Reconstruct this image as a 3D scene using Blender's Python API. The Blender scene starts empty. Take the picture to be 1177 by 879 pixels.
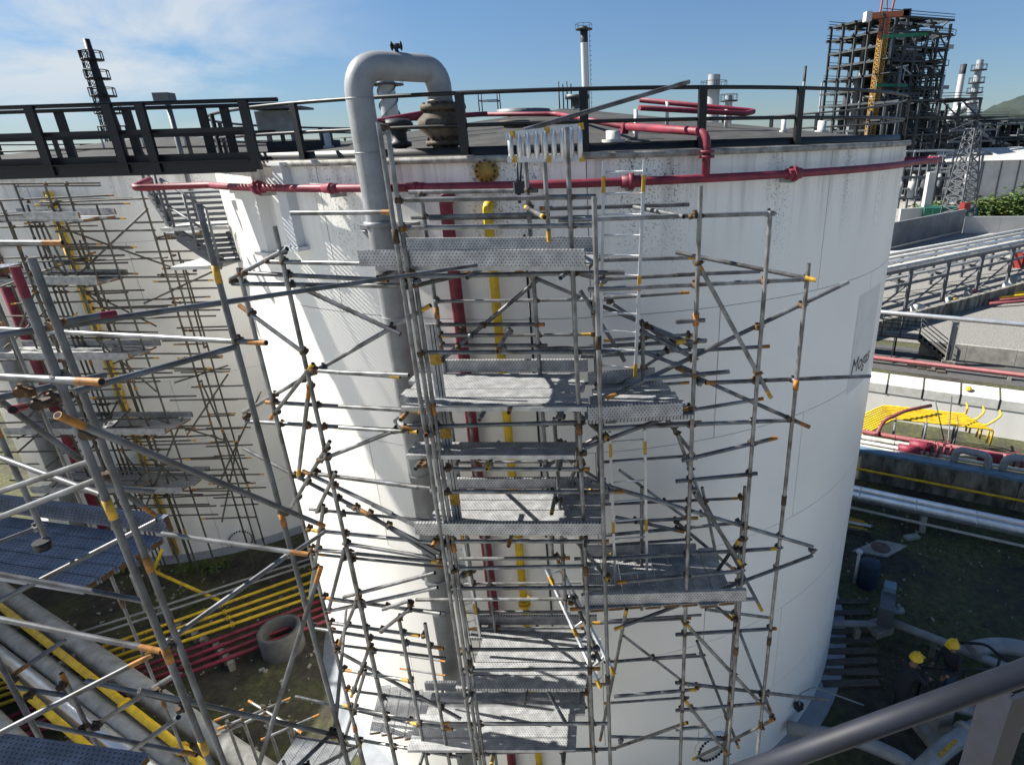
import bpy, bmesh, math, random
from math import sin, cos, radians, degrees, atan2, sqrt, pi, hypot
from mathutils import Vector, Matrix
random.seed(11)
scene = bpy.context.scene
col = scene.collection

# ---------------------------------------------------------------- camera
F, PX, PY, PITCH, ROLL = 680.8, 686.45, 440.07, 0.382, -0.030
R = 7.2
HC = 1.756 * R                       # eye height
HT = HC - 0.013 * R                  # rim of the tank
C = (2.088 * R * sin(-0.037), 2.088 * R * cos(-0.037))
C2 = (-15.5, 23.9)
FW = Vector((0, cos(PITCH), -sin(PITCH)))
U0 = Vector((0, sin(PITCH), cos(PITCH)))
RT = cos(ROLL) * Vector((1, 0, 0)) + sin(ROLL) * U0
UP = -sin(ROLL) * Vector((1, 0, 0)) + cos(ROLL) * U0
EYE = Vector((0, 0, HC))
cam_d = bpy.data.cameras.new('camera'); cam = bpy.data.objects.new('camera', cam_d); col.objects.link(cam)
cam_d.sensor_width = 36; cam_d.lens = F / 1177 * 36
cam_d.shift_x = -(PX - 588.5) / 1177; cam_d.shift_y = (PY - 439.5) / 1177
cam_d.clip_start = 0.05; cam_d.clip_end = 6000
m = Matrix((RT, UP, -FW)).transposed().to_4x4(); m.translation = EYE
cam.matrix_world = m
scene.camera = cam

# ---------------------------------------------------------------- light
SUN_TH, SUN_EL = radians(10), radians(42)      # the sun stands to the left, a little beyond the tanks
to_sun = Vector((-cos(SUN_TH) * cos(SUN_EL), sin(SUN_TH) * cos(SUN_EL), sin(SUN_EL)))
sun_d = bpy.data.lights.new('sun', 'SUN'); sun = bpy.data.objects.new('sun', sun_d); col.objects.link(sun)
sun_d.energy = 5.0; sun_d.angle = radians(0.5); sun_d.color = (1.0, 0.955, 0.87)
sun.rotation_euler = to_sun.to_track_quat('Z', 'Y').to_euler()
sun.location = (-30, 10, 60)
world = bpy.data.worlds.new('World'); scene.world = world; world.use_nodes = True
nt = world.node_tree; nt.nodes.clear()
W = lambda t: nt.nodes.new(t)
out = W('ShaderNodeOutputWorld'); bg = W('ShaderNodeBackground'); sky = W('ShaderNodeTexSky')
sky.sky_type = 'NISHITA'; sky.sun_disc = False
sky.sun_elevation = SUN_EL; sky.sun_rotation = atan2(to_sun.x, to_sun.y)
sky.air_density = 1.15; sky.dust_density = 0.05; sky.ozone_density = 1.6; sky.altitude = 0
bg.inputs['Strength'].default_value = 0.052
geo = W('ShaderNodeTexCoord'); mp = W('ShaderNodeMapping'); mp.inputs['Scale'].default_value = (1.0, 1.0, 3.4)
mp.inputs['Location'].default_value = (0.8, 0.2, 0.45)
nz = W('ShaderNodeTexNoise'); nz.inputs['Scale'].default_value = 2.3; nz.inputs['Detail'].default_value = 9; nz.inputs['Roughness'].default_value = 0.56
nz.inputs['Distortion'].default_value = 0.5
rp = W('ShaderNodeValToRGB'); rp.color_ramp.elements[0].position = 0.44; rp.color_ramp.elements[1].position = 0.60
mx = W('ShaderNodeMix'); mx.data_type = 'RGBA'
sep = W('ShaderNodeSeparateXYZ'); hz = W('ShaderNodeMapRange')
hz.inputs['From Min'].default_value = -0.02; hz.inputs['From Max'].default_value = 0.10; hz.inputs['To Min'].default_value = 0.35; hz.inputs['To Max'].default_value = 1.0
mulm = W('ShaderNodeMath'); mulm.operation = 'MULTIPLY'
L = nt.links.new
L(geo.outputs['Generated'], mp.inputs['Vector']); L(mp.outputs['Vector'], nz.inputs['Vector']); L(nz.outputs['Fac'], rp.inputs['Fac'])
L(geo.outputs['Generated'], sep.inputs['Vector']); L(sep.outputs['Z'], hz.inputs['Value'])
L(rp.outputs['Color'], mulm.inputs[0]); L(hz.outputs['Result'], mulm.inputs[1])
lf = W('ShaderNodeMapRange'); lf.interpolation_type = 'SMOOTHSTEP'; lf.inputs['From Min'].default_value = -0.22; lf.inputs['From Max'].default_value = -0.56; lf.inputs['To Min'].default_value = 0.02; lf.inputs['To Max'].default_value = 1.0
mul2 = W('ShaderNodeMath'); mul2.operation = 'MULTIPLY'; L(sep.outputs['X'], lf.inputs['Value']); L(mulm.outputs['Value'], mul2.inputs[0]); L(lf.outputs['Result'], mul2.inputs[1])   # cirrus thickens towards the sun side
tint = W('ShaderNodeMix'); tint.data_type = 'RGBA'; tint.blend_type = 'MULTIPLY'; tint.inputs['Factor'].default_value = 1.0
tr = W('ShaderNodeValToRGB'); tr.color_ramp.elements[0].position = 0.0; tr.color_ramp.elements[0].color = (0.38, 0.51, 0.76, 1); tr.color_ramp.elements[1].position = 0.42; tr.color_ramp.elements[1].color = (0.64, 0.79, 0.93, 1)
L(sep.outputs['Z'], tr.inputs['Fac']); L(sky.outputs['Color'], tint.inputs['A']); L(tr.outputs['Color'], tint.inputs['B'])      # the clear tropical sky stays blue down to the horizon
L(mul2.outputs['Value'], mx.inputs['Factor']); L(tint.outputs['Result'], mx.inputs['A']); mx.inputs['B'].default_value = (5.4, 6.0, 6.6, 1)
L(mx.outputs['Result'], bg.inputs['Color']); L(bg.outputs['Background'], out.inputs['Surface'])
scene.view_settings.view_transform = 'Standard'; scene.view_settings.look = 'None'
scene.view_settings.gamma = 1; scene.view_settings.exposure = 1.25; scene.view_settings.use_curve_mapping = False
scene.render.resolution_x = 1024; scene.render.resolution_y = 764

# ---------------------------------------------------------------- sight lines: where a measured direction meets a surface
def ray(x, y): return FW + RT * ((x - PX) / F) - UP * ((y - PY) / F)
def onz(x, y, z=0.0):
    d = ray(x, y); return EYE + d * ((z - HC) / d.z)
def cyl(x, y, r=R, c=C):
    d = ray(x, y); a = d.x**2 + d.y**2; b = -2 * (d.x * c[0] + d.y * c[1]); cc = c[0]**2 + c[1]**2 - r * r
    D = max(b * b - 4 * a * cc, 0); return EYE + d * ((-b - sqrt(D)) / (2 * a))
def atY(x, y, Y):
    d = ray(x, y); return EYE + d * (Y / d.y)
def atD(x, y, dist):
    d = ray(x, y); return EYE + d * (dist / hypot(d.x, d.y))
def pol(phi, r, z, c=C):             # phi in degrees, 0 faces the camera, + to the right
    a = radians(phi); return Vector((c[0] + r * sin(a), c[1] - r * cos(a), z))
def ang(p, c=C): return degrees(atan2(p.x - c[0], -(p.y - c[1])))
AX = Vector((cos(radians(28)), -sin(radians(28)), 0)); AV = Vector((sin(radians(28)), cos(radians(28)), 0))
def uv(u, v, z=0): return AX * u + AV * v + Vector((0, 0, z))
def toUV(p): return p.dot(AX), p.dot(AV)

# ---------------------------------------------------------------- materials
MATS = {}
def mat(name, color, rough=0.6, metal=0.0, var=0.12, scale=6.0, color2=None, bump=0.0, stretch=(1, 1, 1), amt=None, spec=0.4, detail=5, lo=0.35, hi=0.7):
    if name in MATS: return MATS[name]
    mm = bpy.data.materials.new(name); mm.use_nodes = True; t = mm.node_tree; b = t.nodes['Principled BSDF']
    b.inputs['Roughness'].default_value = rough; b.inputs['Metallic'].default_value = metal
    b.inputs['Specular IOR Level'].default_value = spec
    tc = t.nodes.new('ShaderNodeTexCoord'); mpn = t.nodes.new('ShaderNodeMapping'); mpn.inputs['Scale'].default_value = stretch
    n = t.nodes.new('ShaderNodeTexNoise'); n.inputs['Scale'].default_value = scale; n.inputs['Detail'].default_value = detail; n.inputs['Roughness'].default_value = 0.6
    r = t.nodes.new('ShaderNodeValToRGB')
    c1 = tuple(color) + (1,); c2 = tuple(color2) + (1,) if color2 else tuple(max(0, c * (1 - 2.2 * var)) for c in color) + (1,)
    r.color_ramp.elements[0].position = lo; r.color_ramp.elements[1].position = hi
    r.color_ramp.elements[0].color = c2; r.color_ramp.elements[1].color = c1
    t.links.new(tc.outputs['Object'], mpn.inputs['Vector']); t.links.new(mpn.outputs['Vector'], n.inputs['Vector'])
    t.links.new(n.outputs['Fac'], r.inputs['Fac']); t.links.new(r.outputs['Color'], b.inputs['Base Color'])
    if bump:
        bp = t.nodes.new('ShaderNodeBump'); bp.inputs['Strength'].default_value = bump; bp.inputs['Distance'].default_value = 0.02
        t.links.new(n.outputs['Fac'], bp.inputs['Height']); t.links.new(bp.outputs['Normal'], b.inputs['Normal'])
    MATS[name] = mm; return mm
def nodes_of(mm):
    t = mm.node_tree; return t, t.nodes['Principled BSDF']

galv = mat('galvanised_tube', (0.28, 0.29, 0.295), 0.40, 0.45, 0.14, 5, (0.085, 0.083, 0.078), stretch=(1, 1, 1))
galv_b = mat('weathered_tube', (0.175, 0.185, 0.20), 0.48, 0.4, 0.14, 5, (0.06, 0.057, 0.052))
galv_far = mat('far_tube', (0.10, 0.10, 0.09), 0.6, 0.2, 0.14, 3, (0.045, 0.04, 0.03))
alu = mat('aluminium_ladder', (0.6, 0.61, 0.62), 0.35, 0.5, 0.05, 9)
paint_o = mat('orange_end_paint', (0.44, 0.19, 0.025), 0.65, 0, 0.2, 22, (0.16, 0.07, 0.025))
paint_y = mat('yellow_end_paint', (0.62, 0.37, 0.03), 0.6, 0, 0.12, 20, (0.28, 0.16, 0.03))
paint_m = mat('maroon_end_paint', (0.20, 0.012, 0.035), 0.5, 0, 0.15, 20)
black_fill = mat('black_fill_bore_shade', (0.015, 0.013, 0.012), 0.9)  # near black: paints the shade inside tube mouths, also colours the eyes
rusty = mat('rusty_coupler', (0.10, 0.065, 0.035), 0.8, 0.2, 0.2, 18, (0.04, 0.03, 0.024))
rusty_o = mat('orange_coupler', (0.20, 0.10, 0.028), 0.75, 0.1, 0.2, 18, (0.07, 0.04, 0.02))
tank_w = mat('white_tank_paint', (0.74, 0.735, 0.71), 0.42, 0, 0.03, 1.2, (0.66, 0.655, 0.625), stretch=(1, 1, 0.25))
roof_m = mat('weathered_roof', (0.058, 0.057, 0.054), 0.95, 0, 0.2, 3.0, (0.018, 0.018, 0.019), bump=0.7, detail=10, lo=0.3, hi=0.72)
black_p = mat('black_rail_paint', (0.006, 0.0065, 0.008), 0.45, 0, 0.1, 8)
red_p = mat('crimson_pipe_paint', (0.25, 0.030, 0.055), 0.55, 0, 0.14, 4, (0.12, 0.014, 0.026))
yel_p = mat('yellow_pipe_paint', (0.80, 0.54, 0.02), 0.5, 0, 0.1, 4, (0.50, 0.31, 0.02))
grey_p = mat('grey_pipe_paint', (0.29, 0.305, 0.32), 0.42, 0, 0.06, 3, (0.20, 0.205, 0.205))
silver = mat('silver_cladding', (0.72, 0.73, 0.74), 0.3, 0.75, 0.06, 2.5, (0.55, 0.56, 0.57))
white_p = mat('white_paint', (0.62, 0.62, 0.6), 0.5, 0, 0.06, 3, (0.46, 0.46, 0.43))
offw = mat('dull_white_pipe', (0.37, 0.37, 0.355), 0.5, 0, 0.1, 3, (0.20, 0.20, 0.185))
brown_v = mat('rusted_arrester', (0.12, 0.105, 0.078), 0.75, 0.1, 0.2, 9, (0.06, 0.045, 0.03))
concrete = mat('stained_concrete', (0.24, 0.23, 0.20), 0.9, 0, 0.2, 2.4, (0.06, 0.06, 0.05), bump=0.3, stretch=(1, 1, 0.35), lo=0.38, hi=0.62)
conc_l = mat('pale_concrete', (0.34, 0.33, 0.30), 0.9, 0, 0.15, 2.5, (0.20, 0.195, 0.175), bump=0.2)
wood = mat('weathered_plank', (0.12, 0.10, 0.075), 0.85, 0, 0.2, 5, (0.055, 0.046, 0.038), stretch=(1, 6, 6))
dark_st = mat('dark_steel', (0.035, 0.038, 0.045), 0.55, 0.3, 0.15, 3)
steel_g = mat('grey_steel', (0.14, 0.15, 0.165), 0.55, 0.3, 0.15, 3)
blue_s = mat('blue_steel', (0.16, 0.25, 0.33), 0.5, 0.1, 0.15, 4)
blue_d = mat('blue_drum_paint', (0.012, 0.035, 0.065), 0.6, 0, 0.15, 6)
pink_p = mat('faded_red_pipe', (0.22, 0.062, 0.068), 0.55, 0, 0.12, 4)
green_n = mat('green_netting', (0.02, 0.20, 0.12), 0.8, 0, 0.15, 4)
crane_y = mat('crane_yellow', (0.40, 0.23, 0.05), 0.5, 0, 0.1, 4)
crane_r = mat('crane_red', (0.42, 0.13, 0.06), 0.5, 0, 0.1, 4)
far_gr = mat('far_grey', (0.20, 0.215, 0.23), 0.7, 0, 0.2, 0.4)
far_dk = mat('far_dark', (0.05, 0.06, 0.068), 0.8, 0, 0.25, 0.4)
far_wh = mat('far_white', (0.5, 0.5, 0.485), 0.6, 0, 0.12, 0.3)
leaf = mat('hedge_leaf', (0.075, 0.13, 0.025), 0.7, 0, 0.25, 1.5, (0.028, 0.06, 0.014))
leaf_y = mat('young_leaf', (0.16, 0.19, 0.03), 0.7, 0, 0.25, 1.5, (0.07, 0.10, 0.02))
bark = mat('bark', (0.09, 0.07, 0.05), 0.9)
hill_m = mat('wooded_hill', (0.030, 0.042, 0.034), 0.95, 0, 0.3, 0.05, (0.017, 0.027, 0.024))
asphalt = mat('asphalt', (0.085, 0.085, 0.084), 0.9, 0, 0.12, 3, bump=0.2)
gravel_m = mat('gravel_bed', (0.27, 0.262, 0.245), 0.95, 0, 0.3, 9.0, (0.12, 0.118, 0.108), bump=0.6, detail=9)
black_t = mat('black_lettering', (0.012, 0.012, 0.012), 0.6)
patch_m = mat('repainted_patch', (0.70, 0.69, 0.655), 0.5, 0, 0.05, 3)
grass_m = mat('grass_blade', (0.13, 0.16, 0.035), 0.8, 0, 0.3, 1.2, (0.22, 0.19, 0.075))
skin_m = mat('skin', (0.28, 0.16, 0.10), 0.6)
navy = mat('dark_workwear', (0.022, 0.024, 0.032), 0.85, 0, 0.15, 8)
jeans = mat('blue_jeans', (0.06, 0.09, 0.15), 0.85, 0, 0.15, 8)
helmet_y = mat('yellow_helmet', (0.85, 0.55, 0.02), 0.35)
boot_m = mat('boot_leather', (0.03, 0.022, 0.018), 0.7)
vest_m = mat('rope_black', (0.02, 0.02, 0.02), 0.8)
red_box = mat('red_paint', (0.22, 0.02, 0.016), 0.5)

# ground: soil, dry grass and gravel mixed by noise
def ground_mat():
    mm = bpy.data.materials.new('bund_soil'); mm.use_nodes = True; t, b = nodes_of(mm); b.inputs['Roughness'].default_value = 0.95
    N = t.nodes.new; tc = N('ShaderNodeTexCoord')
    def noise(s, d=6):
        n = N('ShaderNodeTexNoise'); n.inputs['Scale'].default_value = s; n.inputs['Detail'].default_value = d; n.inputs['Roughness'].default_value = .65
        t.links.new(tc.outputs['Object'], n.inputs['Vector']); return n
    def ramp(src, a, c1, bpos, c2):
        r = N('ShaderNodeValToRGB'); e = r.color_ramp.elements; e[0].position = a; e[1].position = bpos; e[0].color = c1 + (1,); e[1].color = c2 + (1,)
        t.links.new(src.outputs['Fac'], r.inputs['Fac']); return r
    soil = ramp(noise(3.0, 9), .3, (.012, .011, .008), .80, (.07, .062, .046))
    grs = ramp(noise(5.0, 9), .3, (.016, .026, .007), .74, (.12, .115, .045))
    msk = ramp(noise(.35, 5), .42, (0, 0, 0), .56, (1, 1, 1))
    mix = N('ShaderNodeMix'); mix.data_type = 'RGBA'
    t.links.new(msk.outputs['Color'], mix.inputs['Factor']); t.links.new(soil.outputs['Color'], mix.inputs['A']); t.links.new(grs.outputs['Color'], mix.inputs['B'])
    t.links.new(mix.outputs['Result'], b.inputs['Base Color'])
    bp = N('ShaderNodeBump'); bp.inputs['Strength'].default_value = .7; bp.inputs['Distance'].default_value = .05
    t.links.new(noise(14, 6).outputs['Fac'], bp.inputs['Height']); t.links.new(bp.outputs['Normal'], b.inputs['Normal'])
    return mm
soil_m = ground_mat()

# perforated steel plank: staggered holes and pressed dimples across the plank (x runs along the plank)
def plank_mat(name, base, base2, rough):
    mm = bpy.data.materials.new(name); mm.use_nodes = True; t, b = nodes_of(mm); N = t.nodes.new; K = t.links.new
    b.inputs['Roughness'].default_value = rough; b.inputs['Metallic'].default_value = 0.45
    tc = N('ShaderNodeTexCoord'); sp = N('ShaderNodeSeparateXYZ'); K(tc.outputs['Object'], sp.inputs['Vector'])
    def M(op, a, bb=None):
        n = N('ShaderNodeMath'); n.operation = op
        for i, v in enumerate((a, bb)):
            if v is None: continue
            if isinstance(v, (int, float)): n.inputs[i].default_value = v
            else: K(v, n.inputs[i])
        return n.outputs[0]
    px_, py_ = 0.040, 0.030
    row = M('FLOOR', M('DIVIDE', sp.outputs['Y'], py_))
    off = M('MULTIPLY', M('MODULO', M('ABSOLUTE', row), 2.0), 0.5)
    fx = M('SUBTRACT', M('FRACT', M('ADD', M('DIVIDE', sp.outputs['X'], px_), off)), 0.5)
    fy = M('SUBTRACT', M('FRACT', M('DIVIDE', sp.outputs['Y'], py_)), 0.5)
    dx = M('MULTIPLY', fx, px_); dy = M('MULTIPLY', fy, py_)
    d = M('SQRT', M('ADD', M('MULTIPLY', dx, dx), M('MULTIPLY', dy, dy)))
    hole = M('LESS_THAN', d, 0.0068)
    nzz = N('ShaderNodeTexNoise'); nzz.inputs['Scale'].default_value = 7; nzz.inputs['Detail'].default_value = 6; K(tc.outputs['Object'], nzz.inputs['Vector'])
    rr = N('ShaderNodeValToRGB'); rr.color_ramp.elements[0].position = .35; rr.color_ramp.elements[1].position = .7
    rr.color_ramp.elements[0].color = base2 + (1,); rr.color_ramp.elements[1].color = base + (1,)
    K(nzz.outputs['Fac'], rr.inputs['Fac'])
    mix = N('ShaderNodeMix'); mix.data_type = 'RGBA'; K(hole, mix.inputs['Factor']); K(rr.outputs['Color'], mix.inputs['A']); mix.inputs['B'].default_value = (.05, .05, .052, 1)
    K(mix.outputs['Result'], b.inputs['Base Color'])
    bp = N('ShaderNodeBump'); bp.inputs['Strength'].default_value = .6; bp.inputs['Distance'].default_value = .01
    K(d, bp.inputs['Height']); K(bp.outputs['Normal'], b.inputs['Normal'])
    return mm
plank_m = plank_mat('perforated_plank', (.47, .48, .49), (.27, .275, .28), .5)
plank_shade = plank_mat('shade_tinted_plank', (.24, .27, .33), (.13, .145, .18), .5)  # same plank, with the blue cast of skylit shade put into its colour

# ---------------------------------------------------------------- mesh helpers
class MB:
    def __init__(s): s.v = []; s.f = []; s.mi = []; s.sm = []
    def add(s, vs, fs, m=0, smooth=False):
        o = len(s.v); s.v += [Vector(q) for q in vs]
        for f in fs: s.f.append([i + o for i in f]); s.mi.append(m); s.sm.append(smooth)
        return s
    def box(s, c, size, rz=0.0, m=0, M=None):
        x, y, z = size[0] / 2, size[1] / 2, size[2] / 2
        M = M or Matrix.Rotation(rz, 3, 'Z'); c = Vector(c)
        vs = [c + M @ Vector(q) for q in ((-x, -y, -z), (x, -y, -z), (x, y, -z), (-x, y, -z), (-x, -y, z), (x, -y, z), (x, y, z), (-x, y, z))]
        return s.add(vs, [(0, 3, 2, 1), (4, 5, 6, 7), (0, 1, 5, 4), (1, 2, 6, 5), (2, 3, 7, 6), (3, 0, 4, 7)], m)
    def bar(s, p0, p1, w, h, m=0, up=(0, 0, 1)):
        p0, p1 = Vector(p0), Vector(p1); d = (p1 - p0); ln = d.length
        if ln < 1e-6: return s
        d /= ln; u = Vector(up)
        if abs(d.dot(u)) > .98: u = Vector((0, 1, 0)) if abs(d.y) < .9 else Vector((1, 0, 0))
        sd = d.cross(u).normalized(); u = sd.cross(d)
        return s.box((p0 + p1) / 2, (ln, w, h), m=m, M=Matrix((d, -sd, u)).transposed())
    def path(s, pts, r, n=10, m=0, cap=True, closed=False):
        pts = [Vector(p) for p in pts]; k = len(pts); rr = r if isinstance(r, (list, tuple)) else [r] * k
        tang = []
        for i in range(k):
            a = pts[(i - 1) % k] if (closed or i > 0) else pts[i]; b = pts[(i + 1) % k] if (closed or i < k - 1) else pts[i]
            tang.append((b - a).normalized())
        u = Vector((0, 0, 1)) if abs(tang[0].z) < .95 else Vector((1, 0, 0))
        u = (u - tang[0] * u.dot(tang[0])).normalized(); vs = []
        for i in range(k):
            u = (u - tang[i] * u.dot(tang[i])).normalized(); w = tang[i].cross(u)
            for j in range(n):
                a = 2 * pi * j / n; vs.append(pts[i] + (u * cos(a) + w * sin(a)) * rr[i])
        fs = []
        for i in range(k if closed else k - 1):
            i2 = (i + 1) % k
            for j in range(n): fs.append((i * n + j, i * n + (j + 1) % n, i2 * n + (j + 1) % n, i2 * n + j))
        o = len(s.v); s.add(vs, fs, m, True)
        if cap and not closed:
            s.f.append([o + j for j in range(n)][::-1]); s.mi.append(m); s.sm.append(False)
            s.f.append([o + (k - 1) * n + j for j in range(n)]); s.mi.append(m); s.sm.append(False)
        return s
    def tube(s, p0, p1, r, n=10, m=0, r1=None, cap=True): return s.path([p0, p1], [r, r if r1 is None else r1], n, m, cap)
    def lathe(s, prof, c, n=24, m=0, a0=0.0, a1=360.0, axis=None):
        c = Vector(c); full = abs(a1 - a0) >= 359.9; k = n if full else n + 1; vs = []; fs = []
        Q = axis.to_track_quat('Z', 'Y').to_matrix() if axis is not None else Matrix.Identity(3)
        for (r, z) in prof:
            for j in range(k):
                a = radians(a0 + (a1 - a0) * j / n); vs.append(c + Q @ Vector((r * sin(a), -r * cos(a), z)))
        for i in range(len(prof) - 1):
            for j in range(n):
                j2 = (j + 1) % k
                fs.append((i * k + j, i * k + j2, (i + 1) * k + j2, (i + 1) * k + j))
        return s.add(vs, fs, m, True)
    def build(s, name, mats, parent=None, root=None):
        if not isinstance(mats, (list, tuple)): mats = [mats]
        off = root.location if root is not None else (parent.location if (parent is not None and parent.type == 'EMPTY') else Vector((0, 0, 0)))
        me = bpy.data.meshes.new(name); me.from_pydata([v - off for v in s.v], [], s.f)
        for q in mats: me.materials.append(q)
        me.polygons.foreach_set('material_index', s.mi); me.polygons.foreach_set('use_smooth', s.sm)
        me.update()
        o = bpy.data.objects.new(name, me); col.objects.link(o)
        if parent is not None: o.parent = parent
        return o
def tag(o, label=None, cat=None, group=None, kind=None):
    if label: o['label'] = label
    if cat: o['category'] = cat
    if group: o['group'] = group
    if kind: o['kind'] = kind
    return o
def thing(name, label, cat, loc=(0, 0, 0), group=None):
    o = bpy.data.objects.new(name, None); o.location = Vector(loc); o.empty_display_size = .2; col.objects.link(o)
    return tag(o, label, cat, group)
def arc(c, p, q, n=8):               # quarter bend from p to q with corner c
    c, p, q = Vector(c), Vector(p), Vector(q); res = []
    o = p + q - c
    for i in range(n + 1):
        t = i / n * pi / 2; res.append(o + (p - o) * cos(t) + (q - o) * sin(t))
    return res
def bend_path(pts, rad, n=6):        # round the corners of a polyline
    pts = [Vector(p) for p in pts]; res = [pts[0]]
    for i in range(1, len(pts) - 1):
        a, b, c = pts[i - 1], pts[i], pts[i + 1]; r = min(rad, (a - b).length * .49, (c - b).length * .49)
        p = b + (a - b).normalized() * r; q = b + (c - b).normalized() * r
        for k in range(n + 1):
            t = k / n; res.append(p * (1 - t)**2 + b * 2 * t * (1 - t) + q * t * t)
    res.append(pts[-1]); return res

# a scaffold tube: painted ends, hollow mouths
def tube_part(name, p0, p1, root, r=0.028, body=galv, e0=None, e1=None, el=0.12, n=10):
    p0, p1 = Vector(p0), Vector(p1); d = (p1 - p0); ln = d.length; d = d / ln; el = min(el, ln * .3)
    b = MB(); bm_ = 0
    e0 = e0 or body; e1 = e1 or body
    b.path([p0, p0 + d * el], r, n, 1, cap=False); b.path([p0 + d * el, p1 - d * el], r, n, 0, cap=False); b.path([p1 - d * el, p1], r, n, 2, cap=False)
    for p, s in ((p0, 1), (p1, -1)):      # rim ring, and a flat black disc painting the bore's shade
        k = len(b.v); q = p + d * s * .012
        b.path([p, p], [r, r * .82], n, 1 if s > 0 else 2, cap=False) if False else None
        u = Vector((0, 0, 1)) if abs(d.z) < .95 else Vector((1, 0, 0)); u = (u - d * u.dot(d)).normalized(); w = d.cross(u)
        vs = [p + (u * cos(2 * pi * j / n) + w * sin(2 * pi * j / n)) * r for j in range(n)] + [p + (u * cos(2 * pi * j / n) + w * sin(2 * pi * j / n)) * r * .8 for j in range(n)]
        fs = [(j, n + j, n + (j + 1) % n, (j + 1) % n) for j in range(n)]
        if s < 0: fs = [f[::-1] for f in fs]
        b.add(vs, fs, 1 if s > 0 else 2)
        vs = [v for v in vs[n:]]; b.add(vs, [list(range(n)) if s < 0 else list(range(n))[::-1]], 3)
    return b.build(name, [body, e0, e1, black_fill], root)
CPL = {}
def coupler_mesh(mt):
    if mt.name in CPL: return CPL[mt.name]
    b = MB(); r = .041
    b.tube((0, 0, -.032), (0, 0, .032), r, 8); b.tube((-.032, .05, 0), (.032, .05, 0), r, 8)
    b.box((.052, 0, 0), (.03, .022, .05)); b.tube((.045, -.012, 0), (.085, -.012, 0), .009, 6); b.box((0, .05, .05), (.04, .022, .03))
    me = bpy.data.meshes.new('coupler'); me.from_pydata(b.v, [], b.f); me.materials.append(mt)
    me.polygons.foreach_set('use_smooth', b.sm); CPL[mt.name] = me; return me
def coupler(p, root, mt, rz, sc_=.8):
    o = bpy.data.objects.new('coupler', coupler_mesh(mt)); col.objects.link(o); o.parent = root
    o.location = Vector(p) - root.location; o.scale = (sc_, sc_, sc_); o.rotation_euler = (random.uniform(-.2, .2), random.uniform(-.2, .2), rz); return o
def seg_close(a0, a1, b0, b1):
    u, v, w = a1 - a0, b1 - b0, a0 - b0; a, b, c, d, e = u.dot(u), u.dot(v), v.dot(v), u.dot(w), v.dot(w); D = a * c - b * b
    if D < 1e-6: return 9, None, None
    s = min(1, max(0, (b * e - c * d) / D)); t = min(1, max(0, (a * e - b * d) / D)); p = a0 + u * s; q = b0 + v * t
    return (p - q).length, p, q
PLK = {}
def plank_mesh(ln, w, mt, th=.05):
    key = (round(ln, 2), round(w, 3), mt.name)
    if key in PLK: return PLK[key]
    b = MB(); b.box((0, 0, 0), (ln, w, .006)); 
    for s in (-1, 1): b.box((0, s * (w / 2 - .004), -.027), (ln - .004, .006, .047))
    for s in (-1, 1): b.box((s * (ln / 2 - .012), 0, -.026), (.02, w - .03, .044), m=1)
    me = bpy.data.meshes.new('plank'); me.from_pydata(b.v, [], b.f); me.materials.append(mt); me.materials.append(rusty_o)
    me.polygons.foreach_set('material_index', b.mi); PLK[key] = me; return me
def plank(c, ln, w, rz, root, mt=plank_m, roll=0.0, pitch=0.0, name='plank'):
    o = bpy.data.objects.new(name, plank_mesh(ln, w, mt)); col.objects.link(o); o.parent = root
    o.location = Vector(c) - root.location; o.rotation_euler = (roll, pitch, rz); return o

# ================================================================ the setting
def sheet(name, pts, z, mt, label=None):
    b = MB(); b.add([(p[0], p[1], z) for p in pts], [list(range(len(pts)))]); o = b.build(name, mt); o['kind'] = 'structure'
    return o
g = MB(); S = 3000
xs = [-S, -300, -60, -30, 0, 30, 60, 300, S]; ys = [-200, -20, 0, 30, 60, 120, 400, 1200, S]
g.add([(x, y, 0) for y in ys for x in xs], [(j * 9 + i, j * 9 + i + 1, (j + 1) * 9 + i + 1, (j + 1) * 9 + i) for j in range(8) for i in range(8)])
go = g.build('ground', soil_m); go['kind'] = 'structure'

def uvq(u0, u1, v0, v1): return [uv(u0, v0), uv(u1, v0), uv(u1, v1), uv(u0, v1)]
sheet('road', uvq(-40, 60, 36.3, 41.2), .008, asphalt)
sheet('gravel_area', uvq(-40, 90, 42.3, 78), .012, gravel_m)
bounce_yard_m = mat('bounce_concrete', (.42, .41, .385), .95, 0, .15, .8, (.30, .29, .27))
sheet('bounce_yard', [(-70, -70), (70, -70), (70, 4.2), (-70, 4.2)], .004, bounce_yard_m)          # pale sheets added, mostly unseen, to bounce sunlight onto the tank front
sheet('bounce_yard', [(-70, 4.2), (-36, 4.2), (-36, 60), (-70, 60)], .004, bounce_yard_m)
sheet('bounce_yard', [(19, 4.2), (70, 4.2), (70, 8), (19, 14)], .004, bounce_yard_m)
sheet('plant_paving', uvq(-120, 260, 78, 330), .006, mat('far_paving', (.33, .32, .29), .95, 0, .2, .25, (.22, .21, .19)))

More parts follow.
